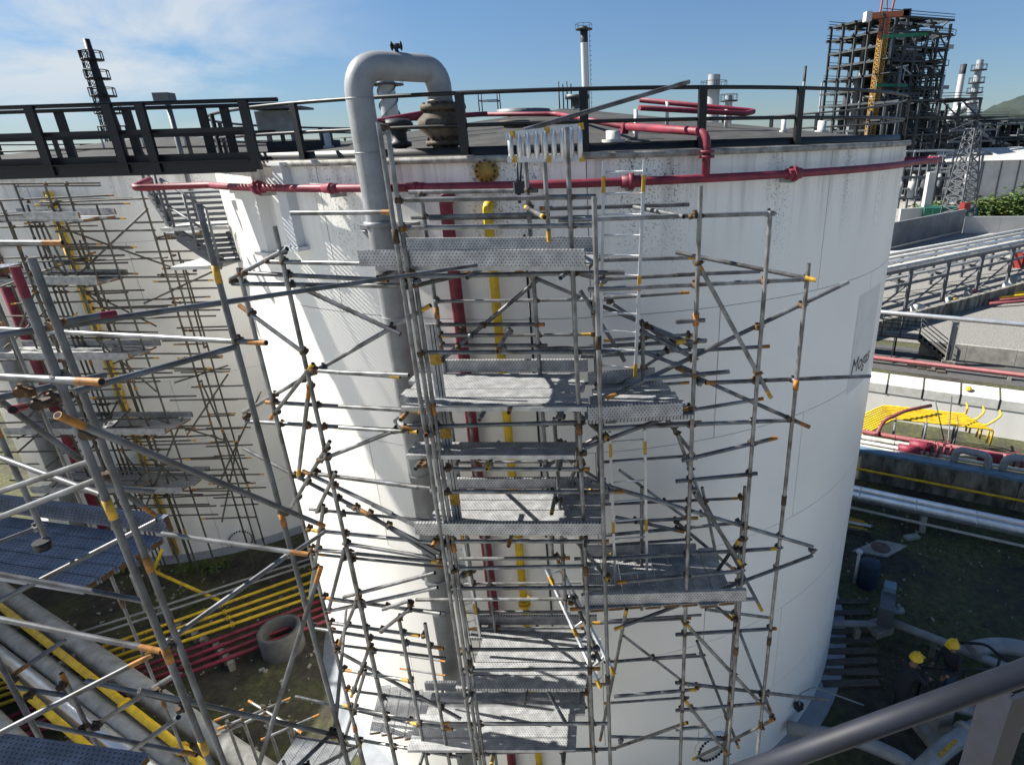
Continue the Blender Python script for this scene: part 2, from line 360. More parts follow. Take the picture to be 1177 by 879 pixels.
# wooded hill beyond the plant
b = MB(); n1, n2 = 220, 24
hc = atD(1230, 140, 900); 
vs = []; fs = []
for j in range(n2 + 1):
    for i in range(n1 + 1):
        t = i / n1; s = j / n2; base = Vector((hc.x - 330 + 900 * t, hc.y + 60 - 330 * t + 300 * s, 0))
        hgt = (6 + 62 * math.exp(-((t - .55) / .28)**2)) * sin(pi * min(1, s * 1.0 + .02)) * (1 + .10 * sin(i * .25) + .06 * sin(i * .63 + 1))
        vs.append(base + Vector((0, 0, max(0, hgt) - 2 + random.uniform(0, 5) * (s > .03))))
for j in range(n2):
    for i in range(n1): fs.append((j * (n1 + 1) + i, j * (n1 + 1) + i + 1, (j + 1) * (n1 + 1) + i + 1, (j + 1) * (n1 + 1) + i))
b.add(vs, fs, 0, True); o = b.build('hill', hill_m); o['kind'] = 'structure'

# ================================================================ storage tanks
def tank_material():
    mm = bpy.data.materials.new('stained_tank_paint'); mm.use_nodes = True; t, b = nodes_of(mm); N = t.nodes.new; K = t.links.new
    b.inputs['Roughness'].default_value = .4; b.inputs['Specular IOR Level'].default_value = .35
    gp = N('ShaderNodeNewGeometry'); mp1 = N('ShaderNodeMapping'); mp1.inputs['Scale'].default_value = (2.4, 2.4, .16)
    n1 = N('ShaderNodeTexNoise'); n1.inputs['Scale'].default_value = 1.6; n1.inputs['Detail'].default_value = 9; n1.inputs['Roughness'].default_value = .7
    K(gp.outputs['Position'], mp1.inputs['Vector']); K(mp1.outputs['Vector'], n1.inputs['Vector'])
    sp = N('ShaderNodeSeparateXYZ'); K(gp.outputs['Position'], sp.inputs['Vector'])
    top = N('ShaderNodeMapRange'); top.interpolation_type = 'SMOOTHSTEP'; top.inputs['From Min'].default_value = 10.9; top.inputs['From Max'].default_value = 12.6; K(sp.outputs['Z'], top.inputs['Value'])
    st = N('ShaderNodeMapRange'); st.inputs['From Min'].default_value = .46; st.inputs['From Max'].default_value = .70; K(n1.outputs['Fac'], st.inputs['Value'])
    sm_ = N('ShaderNodeMath'); sm_.operation = 'MULTIPLY'; K(top.outputs['Result'], sm_.inputs[0]); K(st.outputs['Result'], sm_.inputs[1])
    # mould speckle under the rim
    n2 = N('ShaderNodeTexNoise'); n2.inputs['Scale'].default_value = 38; n2.inputs['Detail'].default_value = 6; K(gp.outputs['Position'], n2.inputs['Vector'])
    mp3 = N('ShaderNodeMapping'); mp3.inputs['Scale'].default_value = (1, 1, .12); n3 = N('ShaderNodeTexNoise'); n3.inputs['Scale'].default_value = 1.1
    K(gp.outputs['Position'], mp3.inputs['Vector']); K(mp3.outputs['Vector'], n3.inputs['Vector'])
    s2 = N('ShaderNodeMapRange'); s2.inputs['From Min'].default_value = .55; s2.inputs['From Max'].default_value = .66; K(n2.outputs['Fac'], s2.inputs['Value'])
    s3 = N('ShaderNodeMapRange'); s3.inputs['From Min'].default_value = .52; s3.inputs['From Max'].default_value = .60; K(n3.outputs['Fac'], s3.inputs['Value'])
    t2 = N('ShaderNodeMapRange'); t2.interpolation_type = 'SMOOTHSTEP'; t2.inputs['From Min'].default_value = 10.5; t2.inputs['From Max'].default_value = 12.5; K(sp.outputs['Z'], t2.inputs['Value'])
    a1 = N('ShaderNodeMath'); a1.operation = 'MULTIPLY'; K(s2.outputs['Result'], a1.inputs[0]); K(s3.outputs['Result'], a1.inputs[1])
    a2 = N('ShaderNodeMath'); a2.operation = 'MULTIPLY'; K(a1.outputs[0], a2.inputs[0]); K(t2.outputs['Result'], a2.inputs[1])
    n4 = N('ShaderNodeTexNoise'); n4.inputs['Scale'].default_value = .5; n4.inputs['Detail'].default_value = 4; K(gp.outputs['Position'], n4.inputs['Vector'])
    r0 = N('ShaderNodeValToRGB'); r0.color_ramp.elements[0].position = .3; r0.color_ramp.elements[1].position = .7
    r0.color_ramp.elements[0].color = (.79, .775, .73, 1); r0.color_ramp.elements[1].color = (.86, .845, .80, 1); K(n4.outputs['Fac'], r0.inputs['Fac'])
    m1 = N('ShaderNodeMix'); m1.data_type = 'RGBA'; K(sm_.outputs[0], m1.inputs['Factor']); K(r0.outputs['Color'], m1.inputs['A']); m1.inputs['B'].default_value = (.36, .35, .315, 1)
    m2 = N('ShaderNodeMix'); m2.data_type = 'RGBA'; K(a2.outputs[0], m2.inputs['Factor']); K(m1.outputs['Result'], m2.inputs['A']); m2.inputs['B'].default_value = (.10, .10, .095, 1)
    K(m2.outputs['Result'], b.inputs['Base Color'])
    wv = N('ShaderNodeTexNoise'); wv.inputs['Scale'].default_value = .8; bp = N('ShaderNodeBump'); bp.inputs['Strength'].default_value = .12; bp.inputs['Distance'].default_value = .06
    K(gp.outputs['Position'], wv.inputs['Vector']); K(wv.outputs['Fac'], bp.inputs['Height']); K(bp.outputs['Normal'], b.inputs['Normal'])
    return mm
tank_s = tank_material()
NC = 6; CH = HT / NC
def plate_mesh(k, span=30.0):
    b = MB(); n = 10; g_ = .014 / R * 180 / pi / 2; z0, z1 = k * CH + .005 * (k > 0), (k + 1) * CH - .005
    vs = []; fs = []
    for r in (R, R - .011):
        for z in (z0, z1):
            for i in range(n + 1):
                a = radians(-span / 2 + g_ + (span - 2 * g_) * i / n); vs.append((r * sin(a), -r * cos(a), z))
    m_ = n + 1
    for i in range(n): fs.append((i, i + 1, m_ + i + 1, m_ + i))
    b.add(vs[:2 * m_], fs, 0, True)
    f2 = [(m_ + i, m_ + i + 1, 3 * m_ + i + 1, 3 * m_ + i) for i in range(n)] + [(2 * m_ + i, 2 * m_ + i + 1, i + 1, i) for i in range(n)] + [(2 * m_, 0, m_, 3 * m_), (n, 2 * m_ + n, 3 * m_ + n, m_ + n)]
    b.add(vs, f2, 0)
    me = bpy.data.meshes.new('shell_plate'); me.from_pydata(b.v, [], b.f); me.materials.append(tank_s)
    me.polygons.foreach_set('use_smooth', b.sm); return me
plates = [plate_mesh(k) for k in range(NC)]
RAIL = .72
def ring_pts(c, r, z, a0=0, a1=360, n=96): return [pol(a0 + (a1 - a0) * i / n, r, z, c) for i in range(n + (0 if a1 - a0 >= 359.9 else 1))]
def make_tank(c, label, rail_posts, rail_range):
    t = thing('storage_tank', label, 'tank', (c[0], c[1], 0))
    for k in range(NC):
        for j in range(12):
            o = bpy.data.objects.new('shell_plate', plates[k]); col.objects.link(o); o.parent = t
            o.rotation_euler = (0, 0, radians(30 * j + 15 * (k % 2) + 4))
    b = MB(); b.lathe([(R - .010, 0), (R - .010, HT - .01)], (c[0], c[1], 0), 96); b.build('shell_lining', mat('seam_grey', (.30, .29, .27), .6), t)
    b = MB(); prof = [(R + .02, HT + .012)] + [(R * (1 - i / 8), HT + .014 + 0.88 * i / 8) for i in range(1, 8)] + [(.01, HT + .89)]
    b.lathe(prof, (c[0], c[1], 0), 72); b.build('roof', roof_m, t)
    b = MB(); b.lathe([(R + .003, HT - .07), (R + .075, HT - .07), (R + .075, HT + .008), (R + .02, HT + .010)], (c[0], c[1], 0), 96); b.build('rim_angle', mat('rim_grey', (.42, .41, .38), .7, 0, .25, 6, (.15, .14, .12)), t)
    b = MB(); b.lathe([(R + .002, .05), (R + .10, .05), (R + .10, .035), (R + .42, .03), (R + .46, -.2)], (c[0], c[1], 0), 96); b.build('foundation_ring', mat('ring_concrete', (.30, .32, .35), .85, 0, .12, 3), t)
    rl = MB()
    a0, a1 = rail_range
    rl.path(ring_pts(c, R - .08, HT + RAIL, a0, a1, 100), .024, 8, closed=a1 - a0 >= 359.9)
    ro = rl.build('railing', black_p, t)
    b = MB(); b.path(ring_pts(c, R - .08, HT + RAIL * .5, a0, a1, 100), .023, 6, closed=a1 - a0 >= 359.9); b.build('mid_rail', black_p, ro, t)
    b = MB(); b.lathe([(R - .095, HT + .02), (R - .095, HT + .115), (R - .085, HT + .115), (R - .085, HT + .02)], (c[0], c[1], 0), 96, 0, a0, a1); b.build('kick_plate', black_p, ro, t)
    for a in rail_posts:
        b = MB(); q = pol(a, R - .06, 0, c); b.box((q.x, q.y, HT + .005 + RAIL / 2), (.105, .05, RAIL - .01), radians(a)); b.build('post', black_p, ro, t)
    return t
pa = [ang(cyl(*p)) for p in ((345, 185), (415, 183), (533, 179), (673, 175.5), (808, 171), (919, 167))]
posts = pa + [60, 66, 74, 84, 96, 110, 124, 138, 150] + [-38 - 12 * i for i in range(1, 11)]
tank1 = make_tank(C, 'tall white steel storage tank wrapped in scaffolding with black roof railing and Mogas lettering', posts, (0, 360))
tank2 = make_tank(C2, 'shaded white storage tank behind the black footbridge, bulk of its wall in shadow', [i * 12 for i in range(30)], (0, 360))
tank2.children[0]

# lettering on the side of the tank
def letter_on_shell(txt, size, phi, z, name, parent, tilt=0.0):
    cu = bpy.data.curves.new('lettering', 'FONT'); cu.body = txt; cu.size = size; cu.extrude = 0.0; cu.align_x = 'LEFT'; cu.shear = .15
    tmp = bpy.data.objects.new('tmp', cu); col.objects.link(tmp); bpy.context.view_layer.update()
    me = bpy.data.meshes.new_from_object(tmp.evaluated_get(bpy.context.evaluated_depsgraph_get()))
    col.objects.unlink(tmp); bpy.data.objects.remove(tmp)
    bmm = bmesh.new(); bmm.from_mesh(me); bmesh.ops.triangulate(bmm, faces=bmm.faces)
    bmesh.ops.subdivide_edges(bmm, edges=[e for e in bmm.edges if e.calc_length() > .08], cuts=2); bmm.to_mesh(me); bmm.free()
    for v in me.vertices:
        a = phi + degrees(v.co.x / R); p = pol(a, R + .006, z + v.co.y + tilt * v.co.x); v.co = p - Vector((C[0], C[1], 0))
    me.materials.clear(); me.materials.append(black_t)
    o = bpy.data.objects.new(name, me); col.objects.link(o); o.parent = parent; return o
pz = cyl(983, 422); letter_on_shell('Mogas', .42, ang(cyl(978, 424)), pz.z - .1, 'lettering', tank1)
b = MB(); q0, q1 = cyl(988, 345), cyl(975, 452)
aa0 = ang(q0); zz1 = cyl(988, 340).z; zz0 = cyl(975, 452).z
b.lathe([(R + .002, zz0), (R + .002, zz1)], (C[0], C[1], 0), 10, 0, aa0, aa0 + 10); b.build('repainted_patch', patch_m, tank1)
# blind flange under the rim
def bolted_cover(px, parent, root, c, rad, name, mt, bolts, dark):
    p = cyl(px[0], px[1], R, c); a = ang(p, c); nrm = (pol(a, 1, 0, c) - pol(a, 0, 0, c)).normalized()
    b = MB(); b.lathe([(.001, .07), (rad, .07), (rad, .0)], p, 28, 0, axis=nrm)
    o = b.build(name, mt, parent, root)
    Q = nrm.to_track_quat('Z', 'Y').to_matrix(); b = MB()
    for i in range(bolts):
        t_ = 2 * pi * i / bolts; q = p + Q @ Vector((cos(t_) * rad * .84, sin(t_) * rad * .84, .07)); b.tube(q, q + nrm * .03, rad * .055 + .006, 6)
    b.build('bolt', dark, o, root); return o
bolted_cover((560, 196.5), tank1, tank1, C, .145, 'blind_flange', yel_flange if False else mat('ochre_flange', (.42, .28, .05), .6, 0, .2, 9, (.22, .13, .03)), 12, rusty)
bolted_cover((816, 856), tank1, tank1, C, .36, 'manhole_cover', tank_w, 26, dark_st)
bolted_cover((277, 619), tank2, tank2, C2, .42, 'manhole_cover', tank_w, 26, dark_st)
# roof furniture: small white posts, nozzle caps and the centre vent
roofz = lambda r: HT + .014 + 0.88 * (1 - r / R)
def onroof(x, y, c=C):
    d = ray(x, y); best = None
    for i in range(2600):
        p = EYE + d * (3 + i * .01); r = hypot(p.x - c[0], p.y - c[1])
        if r < R and p.z <= roofz(r): return p
    return None
for (x, y, h, w) in ((731, 153, .33, .06), (520, 158, .4, .06), (789, 128, .4, .05), (944, 152, .2, .16), (705, 163, .14, .2), (985, 150, .28, .1), (900, 152, .2, .08), (378, 170, .22, .1)):
    p = onroof(x, y)
    if p is None: continue
    b = MB(); b.lathe([(.001, h), (w / 2, h), (w / 2, -.05)], p, 12); b.lathe([(w * .8, .03), (w * .8, -.05)], p, 12); b.build('roof_nozzle', white_p, tank1)
ap = Vector((C[0], C[1], HT + .86))
b = MB(); b.lathe([(.001, .10), (.6, .10), (.6, 0)], ap + Vector((-.9, -.6, -.1)), 24); b.build('roof_hatch', steel_g, tank1)
b = MB(); b.lathe([(.001, .3), (.28, .28), (.28, .2), (.12, .2), (.12, 0)], ap + Vector((.3, -.3, 0)), 16); b.build('roof_vent', steel_g, tank1)
b = MB()
for i in range(4): b.tube(ap + Vector((-.1 + i * .09, -.4, 0)), ap + Vector((-.1 + i * .09, -.4, .55 - .05 * (i % 2))), .014, 6)
b.build('vent_pipes', dark_st, tank1)
b = MB()
for i in range(2):
    for j in range(2): b.tube(ap + Vector((-1.9 + .42 * i, -.4 + .42 * j, 0)), ap + Vector((-1.9 + .42 * i, -.4 + .42 * j, .42)), .012, 6)
for h in (.22, .42):
    q = [ap + Vector((-1.9, -.4, h)), ap + Vector((-1.48, -.4, h)), ap + Vector((-1.48, .02, h)), ap + Vector((-1.9, .02, h))]
    for i in range(4): b.tube(q[i], q[(i + 1) % 4], .011, 6)
b.build('vent_guard', dark_st, tank1)
p = onroof(592, 146)
b = MB(); b.lathe([(.001, .1), (.26, .1), (.26, .06), (.2, .06), (.2, -.05)], p, 20); b.build('roof_hatch', brown_v, tank1)

# boxed foam chambers and ledges on the sunlit flank
def wall_box(px0, px1, dep, name, mt):
    a = cyl(*px0); c_ = cyl(*px1); a0, a1 = ang(a), ang(c_); am = (a0 + a1) / 2; w = abs(radians(a1 - a0)) * R
    mid = pol(am, R + dep / 2 - .03, (a.z + c_.z) / 2); b = MB(); b.box(mid, (w, dep, a.z - c_.z), radians(am))
    b.box(mid + Vector((0, 0, -(a.z - c_.z) / 2 - .03)), (w + .16, dep + .12, .05), radians(am)); b.box(mid + Vector((0, 0, (a.z - c_.z) / 2 + .02)), (w + .1, dep + .08, .04), radians(am))
    o = b.build(name, mt, tank1); return o
wall_box((283, 221), (322, 288), .20, 'foam_chamber', tank_w)
wall_box((322, 190), (352, 282), .17, 'foam_chamber', mat('blue_white_paint', (.60, .62, .64), .5, 0, .05, 3))

# ---------------------------------------------------------------- red foam ring main
fr = thing('foam_ring_main', 'crimson foam pipe ringing the scaffolded tank below its rim', 'pipe', (C[0], C[1], 0))
zr = lambda x, y: cyl(x, y, R + .22).z
z0 = (zr(470, 215) + zr(700, 210) + zr(900, 201)) / 3
aL, aR = -58.0, 62.0
pl = pol(aL, R + .22, z0); tl = Vector((-cos(radians(aL)), -sin(radians(aL)), 0))
ptsr = [atY(150, 212, pl.y + .0) * 1.0]
leftend = atY(150, 213, 9.9); leftend.z = z0
pts_ = [leftend + Vector((-.02, .5, .1)), leftend, pol(-50, R + .22, z0)] + [pol(-50 + 2.5 * i, R + .22, z0) for i in range(1, 43)]
pR = atD(1083, 187, 13.4); pR.z = z0
pts_ += [pR + Vector((-.5, -.45, 0)), pR + Vector((-.12, -.1, 0)), pR + Vector((0, .1, .0)), pR + Vector((-.15, .25, 0)), pR + Vector((-1.2, .3, 0))]
b = MB(); b.path(bend_path(pts_[:3], .15) + pts_[3:], .052, 12); b.build('ring_pipe', red_p, fr)
for px in ((297, 214), (725, 209.5), (912, 200.5), (478, 215.5), (380, 215)):
    a = ang(cyl(px[0], px[1], R + .22)); d_ = (pol(a + 1, R + .22, z0) - pol(a - 1, R + .22, z0)).normalized(); q = pol(a, R + .22, z0)
    b = MB(); big = px[0] in (297, 725, 912)
    b.tube(q - d_ * .03, q + d_ * .03, .10 if big else .07, 14); b.tube(q - d_ * .12, q + d_ * .12, .072 if big else .06, 14); b.build('flange', red_p, fr)
    b = MB(); b.bar(q + Vector((0, 0, -.09)), pol(a, R - .02, z0 - .09), .07, .05); b.build('wall_bracket', offw, fr)
a = ang(cyl(811, 206, R + .22)); q = pol(a, R + .22, z0); ztop = cyl(811, 152, R + .22).z
inner = onroof(716, 128); inn2 = onroof(770, 141)
zi = ztop
r1 = [q, Vector((q.x, q.y, ztop)), atY(716, 127, q.y + 1.1)]
r1[2].z = ztop + .12
b = MB(); b.path(bend_path(r1, .16), .052, 12); b.build('riser', red_p, fr)
b = MB(); b.tube(q + Vector((0, 0, .24)), q + Vector((0, 0, .27)), .1, 14); b.tube(q + Vector((0, 0, .30)), q + Vector((0, 0, .33)), .1, 14); b.tube(r1[2] - Vector((.03, 0, 0)), r1[2] + Vector((.06, .02, 0)), .1, 14); b.build('flange', red_p, fr)
Ya = r1[2].y
b = MB(); e = r1[2]
b.path(bend_path([e, atY(640, 131, Ya + 4), atY(520, 132, Ya + 4.4)], .2), .042, 10)
b.path(bend_path([atY(735, 115, Ya + 2.2), atY(868, 128, Ya + 2.4), atY(856, 131, Ya + 2.0), atY(735, 124, Ya + .9)], .12), .042, 10)
b.path([atY(535, 122, Ya + 1.5), atY(430, 140, Ya + 1.0), atY(408, 143, Ya + 1.0)], .04, 10)
b.path([atY(430, 139, Ya + 1.6), atY(560, 131, Ya + 2.2)], .04, 10)
b.build('roof_branch', red_p, fr)
for (x, y, dy) in ((731, 130, .2), (767, 117, 2.2), (835, 126, 2.2)):
    p = atY(x, y, Ya + dy); r_ = hypot(p.x - C[0], p.y - C[1]); b = MB(); b.tube((p.x, p.y, roofz(min(r_, R)) - .02), p, .03, 8); b.build('pipe_stand', white_p, fr)

# ---------------------------------------------------------------- down pipes on the front
def down_pipe(label, pxs, r_, rad, mt, name, ztop_px, cat='pipe', foot=0.1):
    a = sum(ang(cyl(*p, R + r_)) for p in pxs) / len(pxs); zt = cyl(*ztop_px, R + r_).z
    t = thing(name, label, cat, pol(a, R + r_, 0)); b = MB()
    b.path(bend_path([pol(a, R - .02, zt), pol(a, R + r_, zt), pol(a, R + r_, foot)], .12), rad, 14); b.build('pipe', mt, t)
    for z in (2.4, 4.7, 7.0, 9.2, 11.2):
        b = MB(); b.tube(pol(a, R + r_, z - .03), pol(a, R + r_, z + .03), rad + .012, 14); b.bar(pol(a, R + r_, z), pol(a, R - .03, z), .06, .05); b.build('clamp', mt, t)
    return t, a
dr, ar = down_pipe('crimson down pipe running down the tank front beside a yellow one', [(530, 380), (560, 640)], .15, .082, red_p, 'down_pipe', (515, 228))
dy_, ay = down_pipe('yellow down pipe running down the tank front beside a crimson one', [(568, 340), (597, 620)], .14, .06, yel_p, 'down_pipe', (555, 236))
b = MB(); q = pol(ay, R + .12, cyl(600, 695, R + .12).z); b.tube(q, q + Vector((0, 0, .05)), .10, 14); b.tube(q + Vector((0, 0, .08)), q + Vector((0, 0, .13)), .10, 14); b.build('flange', yel_p, dy_)
td = thing('down_pipe', 'thin dark conduit on the tank front right of the yellow pipe', 'conduit', pol(-3.3, R + .05, 0)); a = ang(cyl(612, 400, R + .05))
b = MB(); b.tube(pol(a, R + .05, .1), pol(a, R + .05, 11.6), .016, 8); b.build('pipe', dark_st, td)
# big grey vapour pipe with its arch over the rim
vp = thing('vapour_pipe', 'large grey pipe climbing the tank wall and arching over the roof edge', 'pipe', pol(-18, R + .4, 0))
av = (ang(cyl(425, 180, R + .42)) + ang(cyl(470, 470, R + .42))) / 2; zc = cyl(447, 76, R + .42).z
rl_ = onroof(497, 170); legp = pol(av, R + .42, 0)
yb = pol(ang(cyl(497, 178)), R - .42, 0); zc = atY(450, 77, (legp.y + yb.y) / 2).z
flz = atY(492, 122, yb.y).z
b = MB(); b.path(bend_path([pol(av, R + .42, .3), Vector((legp.x, legp.y, zc)), Vector((yb.x, yb.y, zc)), Vector((yb.x, yb.y, flz))], .34, 10), .158, 22); b.build('pipe', grey_p, vp)
for k, z_ in enumerate((zc - .36, zc - .95, 10.6, 8.2, 5.6)):                                      # weld rings
    b = MB(); b.tube((legp.x, legp.y, z_ - .008), (legp.x, legp.y, z_ + .008), .1625, 22); b.build('weld_ring', grey_p, vp)
b = MB(); b.tube((yb.x, yb.y, zc - .37), (yb.x, yb.y, zc - .354), .1625, 22); b.build('weld_ring', grey_p, vp)
b = MB(); rz0 = roofz(hypot(yb.x - C[0], yb.y - C[1])); hgt = flz - rz0
b.lathe([(.16, 0), (.16, hgt * .14), (.24, hgt * .14), (.24, hgt * .24), (.18, hgt * .25), (.18, hgt * .30), (.31, hgt * .50), (.31, hgt * .70), (.2, hgt * .88), (.2, hgt * .90), (.26, hgt * .90), (.26, hgt * 1.02), (.17, hgt * 1.02)], Vector((yb.x, yb.y, rz0)), 24)
arr = b.build('flame_arrester', brown_v, vp)
b = MB()
for i in range(12):
    t_ = 2 * pi * i / 12
    for z in (.12, .86): b.tube(Vector((yb.x + .22 * cos(t_), yb.y + .22 * sin(t_), rz0 + hgt * z)), Vector((yb.x + .22 * cos(t_), yb.y + .22 * sin(t_), rz0 + hgt * (z + .2))), .02, 6)
b.build('bolt', rusty, arr, vp)
vt = atY(457, 64, (legp.y + yb.y) / 2); b = MB(); b.tube(vt + Vector((.03, 0, -.06)), vt + Vector((-.01, 0, .08)), .022, 8); b.tube(vt + Vector((-.06, 0, .1)), vt + Vector((.06, 0, .1)), .03, 8); b.tube(vt + Vector((-.06, 0, .1)), vt + Vector((-.05, 0, .1)), .05, 8); b.tube(vt + Vector((.05, 0, .1)), vt + Vector((.06, 0, .1)), .05, 8); b.build('vent_valve', dark_st, vp)
for zz in (11.75, 9.0, 6.2, 3.4):
    b = MB(); b.box(pol(av, R + .2, zz), (.62, .42, .05), radians(av)); b.bar(pol(av - 2, R + .4, zz - .03), pol(av - 2, R, zz - .45), .05, .05); b.bar(pol(av + 2, R + .4, zz - .03), pol(av + 2, R, zz - .45), .05, .05)
    b.tube(pol(av, R + .42, zz + .02), pol(av, R + .42, zz + .08), .19, 20); b.build('support_bracket', grey_p, vp)

# second, smaller fittings on the roof seen through the arch
b = MB(); p = onroof(432, 178) or pol(-20, R - .4, HT + .05)
p = pol(ang(cyl(436, 180)), R - .5, roofz(R - .5)); b.lathe([(.001, .42), (.14, .41), (.2, .36), (.2, .33), (.1, .32), (.1, .14), (.15, .12), (.15, .07), (.08, .05), (.08, -.02)], p, 18)
tag(b.build('breather_valve', dark_st), 'dark mushroom breather valve standing on the roof under the pipe arch', 'valve')

# tank two: its own ring main and down pipes
fr2 = thing('foam_ring_main', 'crimson foam pipe round the shaded tank behind the footbridge', 'pipe', (C2[0], C2[1], 0))
b = MB(); b.path([pol(-75 + 3 * i, R + .2, z0 + .1, C2) for i in range(48)], .05, 8); b.build('ring_pipe', red_p, fr2)
b = MB(); b.path([pol(-30 + 4 * i, R * .55, HT + .75, C2) for i in range(24)], .05, 8); b.build('roof_branch', red_p, fr2)
for i in range(6): b = MB(); q = pol(-26 + i * 16, R * .55, 0, C2); b.tube((q.x, q.y, HT + .4), (q.x, q.y, HT + .75), .03, 6); b.build('pipe_stand', white_p, fr2)
b = MB(); q = pol(-8, R - .3, 0, C2); b.path(bend_path([pol(-8, R + .2, z0 + .1, C2), pol(-8, R + .2, HT + .65, C2), pol(-3, R * .55, HT + .75, C2)], .2), .05, 8); b.build('riser', red_p, fr2)
def down2(pxs, rad, mt, label, r_=.14):
    a = sum(ang(cyl(*p, R + r_, C2), C2) for p in pxs) / len(pxs); t = thing('down_pipe', label, 'pipe', pol(a, R + r_, 0, C2)); b = MB(); b.tube(pol(a, R + r_, .2, C2), pol(a, R + r_, 11.9, C2), rad, 12); b.build('pipe', mt, t)
    for z in (3, 5.5, 8, 10.5): b = MB(); b.tube(pol(a, R + r_, z - .03, C2), pol(a, R + r_, z + .03, C2), rad + .012, 10); b.bar(pol(a, R + r_, z, C2), pol(a, R - .03, z, C2), .06, .05); b.build('clamp', mt, t)
down2([(12, 330), (62, 480)], .13, red_p, 'crimson down pipe on the shaded tank behind the dense scaffold')
down2([(100, 345), (135, 450)], .10, yel_p, 'yellow down pipe on the shaded tank behind the dense scaffold')
down2([(28, 440), (60, 545)], .2, grey_p, 'wide grey down pipe on the shaded tank left of its crimson pipe', .3)

# ---------------------------------------------------------------- black footbridge
fb = thing('footbridge', 'black steel footbridge with railings leading to the tank roof', 'footbridge', (-6, 9, 0))
Yn = 8.6
zb0 = atY(150, 202, Yn).z; zb1 = atY(150, 188, Yn).z; ztp = atY(150, 119.5, Yn).z
xr = atY(293, 195, Yn).x; xl = -17.0
for Y, nm in ((Yn, 1), (Yn + .78, 2)):
    b = MB(); b.box(((xr + xl) / 2, Y, (zb0 + zb1) / 2), (xr - xl, .09, zb1 - zb0)); b.box(((xr + xl) / 2, Y - .03, zb1), (xr - xl, .14, .012)); b.build('beam', black_p, fb)
    b = MB(); b.tube((xl, Y, ztp), (xr + (.5 if nm == 1 else .3), Y, ztp), .026, 10); b.build('top_rail', black_p, fb)
    b = MB(); zm = atY(150, 152, Y).z if nm == 1 else zb1 + (ztp - zb1) * .5; b.box(((xr + xl) / 2, Y + .02, zm), (xr - xl, .02, .055)); b.build('mid_rail', black_p, fb)
    b = MB(); b.box(((xr + xl) / 2, Y + .03, zb1 + .05), (xr - xl, .012, .10)); b.build('kick_plate', black_p, fb)
    xsn = [atY(px, 155, Y).x for px in ((48, 136, 173, 290) if nm == 1 else (72, 150, 236, 262))]
    xsn += [min(xsn) - 1.15 * i for i in range(1, 8)]
    for x in xsn: b = MB(); b.box((x, Y - .055 * (1 if nm == 1 else -1), (zb0 + .03 + ztp) / 2), (.115, .05, ztp - zb0 - .03)); b.build('post', black_p, fb)
for k in range(30):                                                     # open grating panels
    w = (xr - xl) / 30; b = MB()
    for q in range(5): b.box((xl + w * (k + (q + .5) / 5), Yn + .39, zb1 + .02), (.022, .70, .03))
    for q in (.10, .39, .68): b.box((xl + w * (k + .5), Yn + q, zb1 + .018), (w - .02, .012, .024))
    b.build('grating_panel', dark_st, fb)
for px in (100, 183, 205, 222, 248, 262):
    pass
# light post and cabinet beyond the bridge
lp = thing('lamp_post', 'grey post with a box lamp head standing behind the footbridge', 'lamp post', atY(197, 200, 13))
p0 = atY(203, 182, 13); p1 = atY(190, 120, 13); b = MB(); b.tube((p1.x + .05, 13, p0.z - 1.5), (p1.x + .05, 13, p1.z), .05, 10); b.build('pole', steel_g, lp)
b = MB(); b.box((p1.x + .02, 13, p1.z + .12), (.30, .25, .16)); b.build('lamp_head', steel_g, lp)
cb = thing('instrument_cabinet', 'pale grey instrument cabinet with sunshade on legs behind the roof edge', 'cabinet', atY(325, 170, 10.6))
p0 = atY(320, 140, 10.6); b = MB(); b.box(p0, (.52, .4, .30)); b.build('cabinet_box', offw, cb)
b = MB(); b.box(p0 + Vector((.1, -.05, .19)), (.85, .6, .03), .1); b.build('sunshade', steel_g, cb)
for s in (-1, 1): b = MB(); b.bar(p0 + Vector((.2 * s, 0, -.15)), Vector((p0.x + .2 * s, p0.y, HT - .3)), .06, .06); b.build('leg', offw, cb)
b = MB(); b.box(p0 + Vector((.35, 0, -.42)), (1.0, .5, .25)); b.build('motor', dark_st, cb)

# steel stair between the two tanks, two flights and a white landing
stair = thing('access_stair', 'grey steel stair with open treads and a white landing between the two tanks', 'stair', atY(220, 300, 11) - Vector((0, 0, 8)))
def sp(x, y, Y=10.8): return atY(x, y, Y)
def flight(xl0, yl0, xl1, yl1, w, n, Y):
    A, B_ = sp(xl0, yl0, Y), sp(xl1, yl1, Y - .3); off = Vector((w, .25, 0))
    for o_ in (Vector((0, 0, 0)), off): b = MB(); b.bar(A + o_, B_ + o_, .05, .24); b.build('stringer', steel_g, stair)
    for i in range(n):
        p = A + (B_ - A) * ((i + .5) / n) + off / 2; b = MB(); b.box(p, (w, .26, .035), .2); b.build('tread', steel_g, stair)
    for h in (.5, .95):
        b = MB(); b.tube(A + Vector((0, -.05, h)), B_ + Vector((0, -.05, h)), .022, 8); b.build('handrail', steel_g, stair)
    for k in (0, .5, 1): b = MB(); q_ = A + (B_ - A) * k + Vector((0, -.05, 0)); b.tube(q_, q_ + Vector((0, 0, .95)), .022, 8); b.build('post', steel_g, stair)
flight(172, 220, 196, 258, 1.15, 6, 11.2)
flight(205, 270, 255, 303, 1.1, 6, 10.9)
for (x0, x1, y) in ((184, 262, 263), (196, 250, 308)):
    p, q = sp(x0, y, 10.8), sp(x1, y, 10.8); b = MB(); b.box((p + q) / 2 + Vector((0, .45, 0)), ((q - p).length, .9, .06)); b.build('landing', white_p, stair)
for x in (262, 282): p = sp(x, 266, 11.4); b = MB(); b.bar(p, pol(ang(p), R - .02, p.z - .5), .06, .06); b.build('bracket', steel_g, stair)

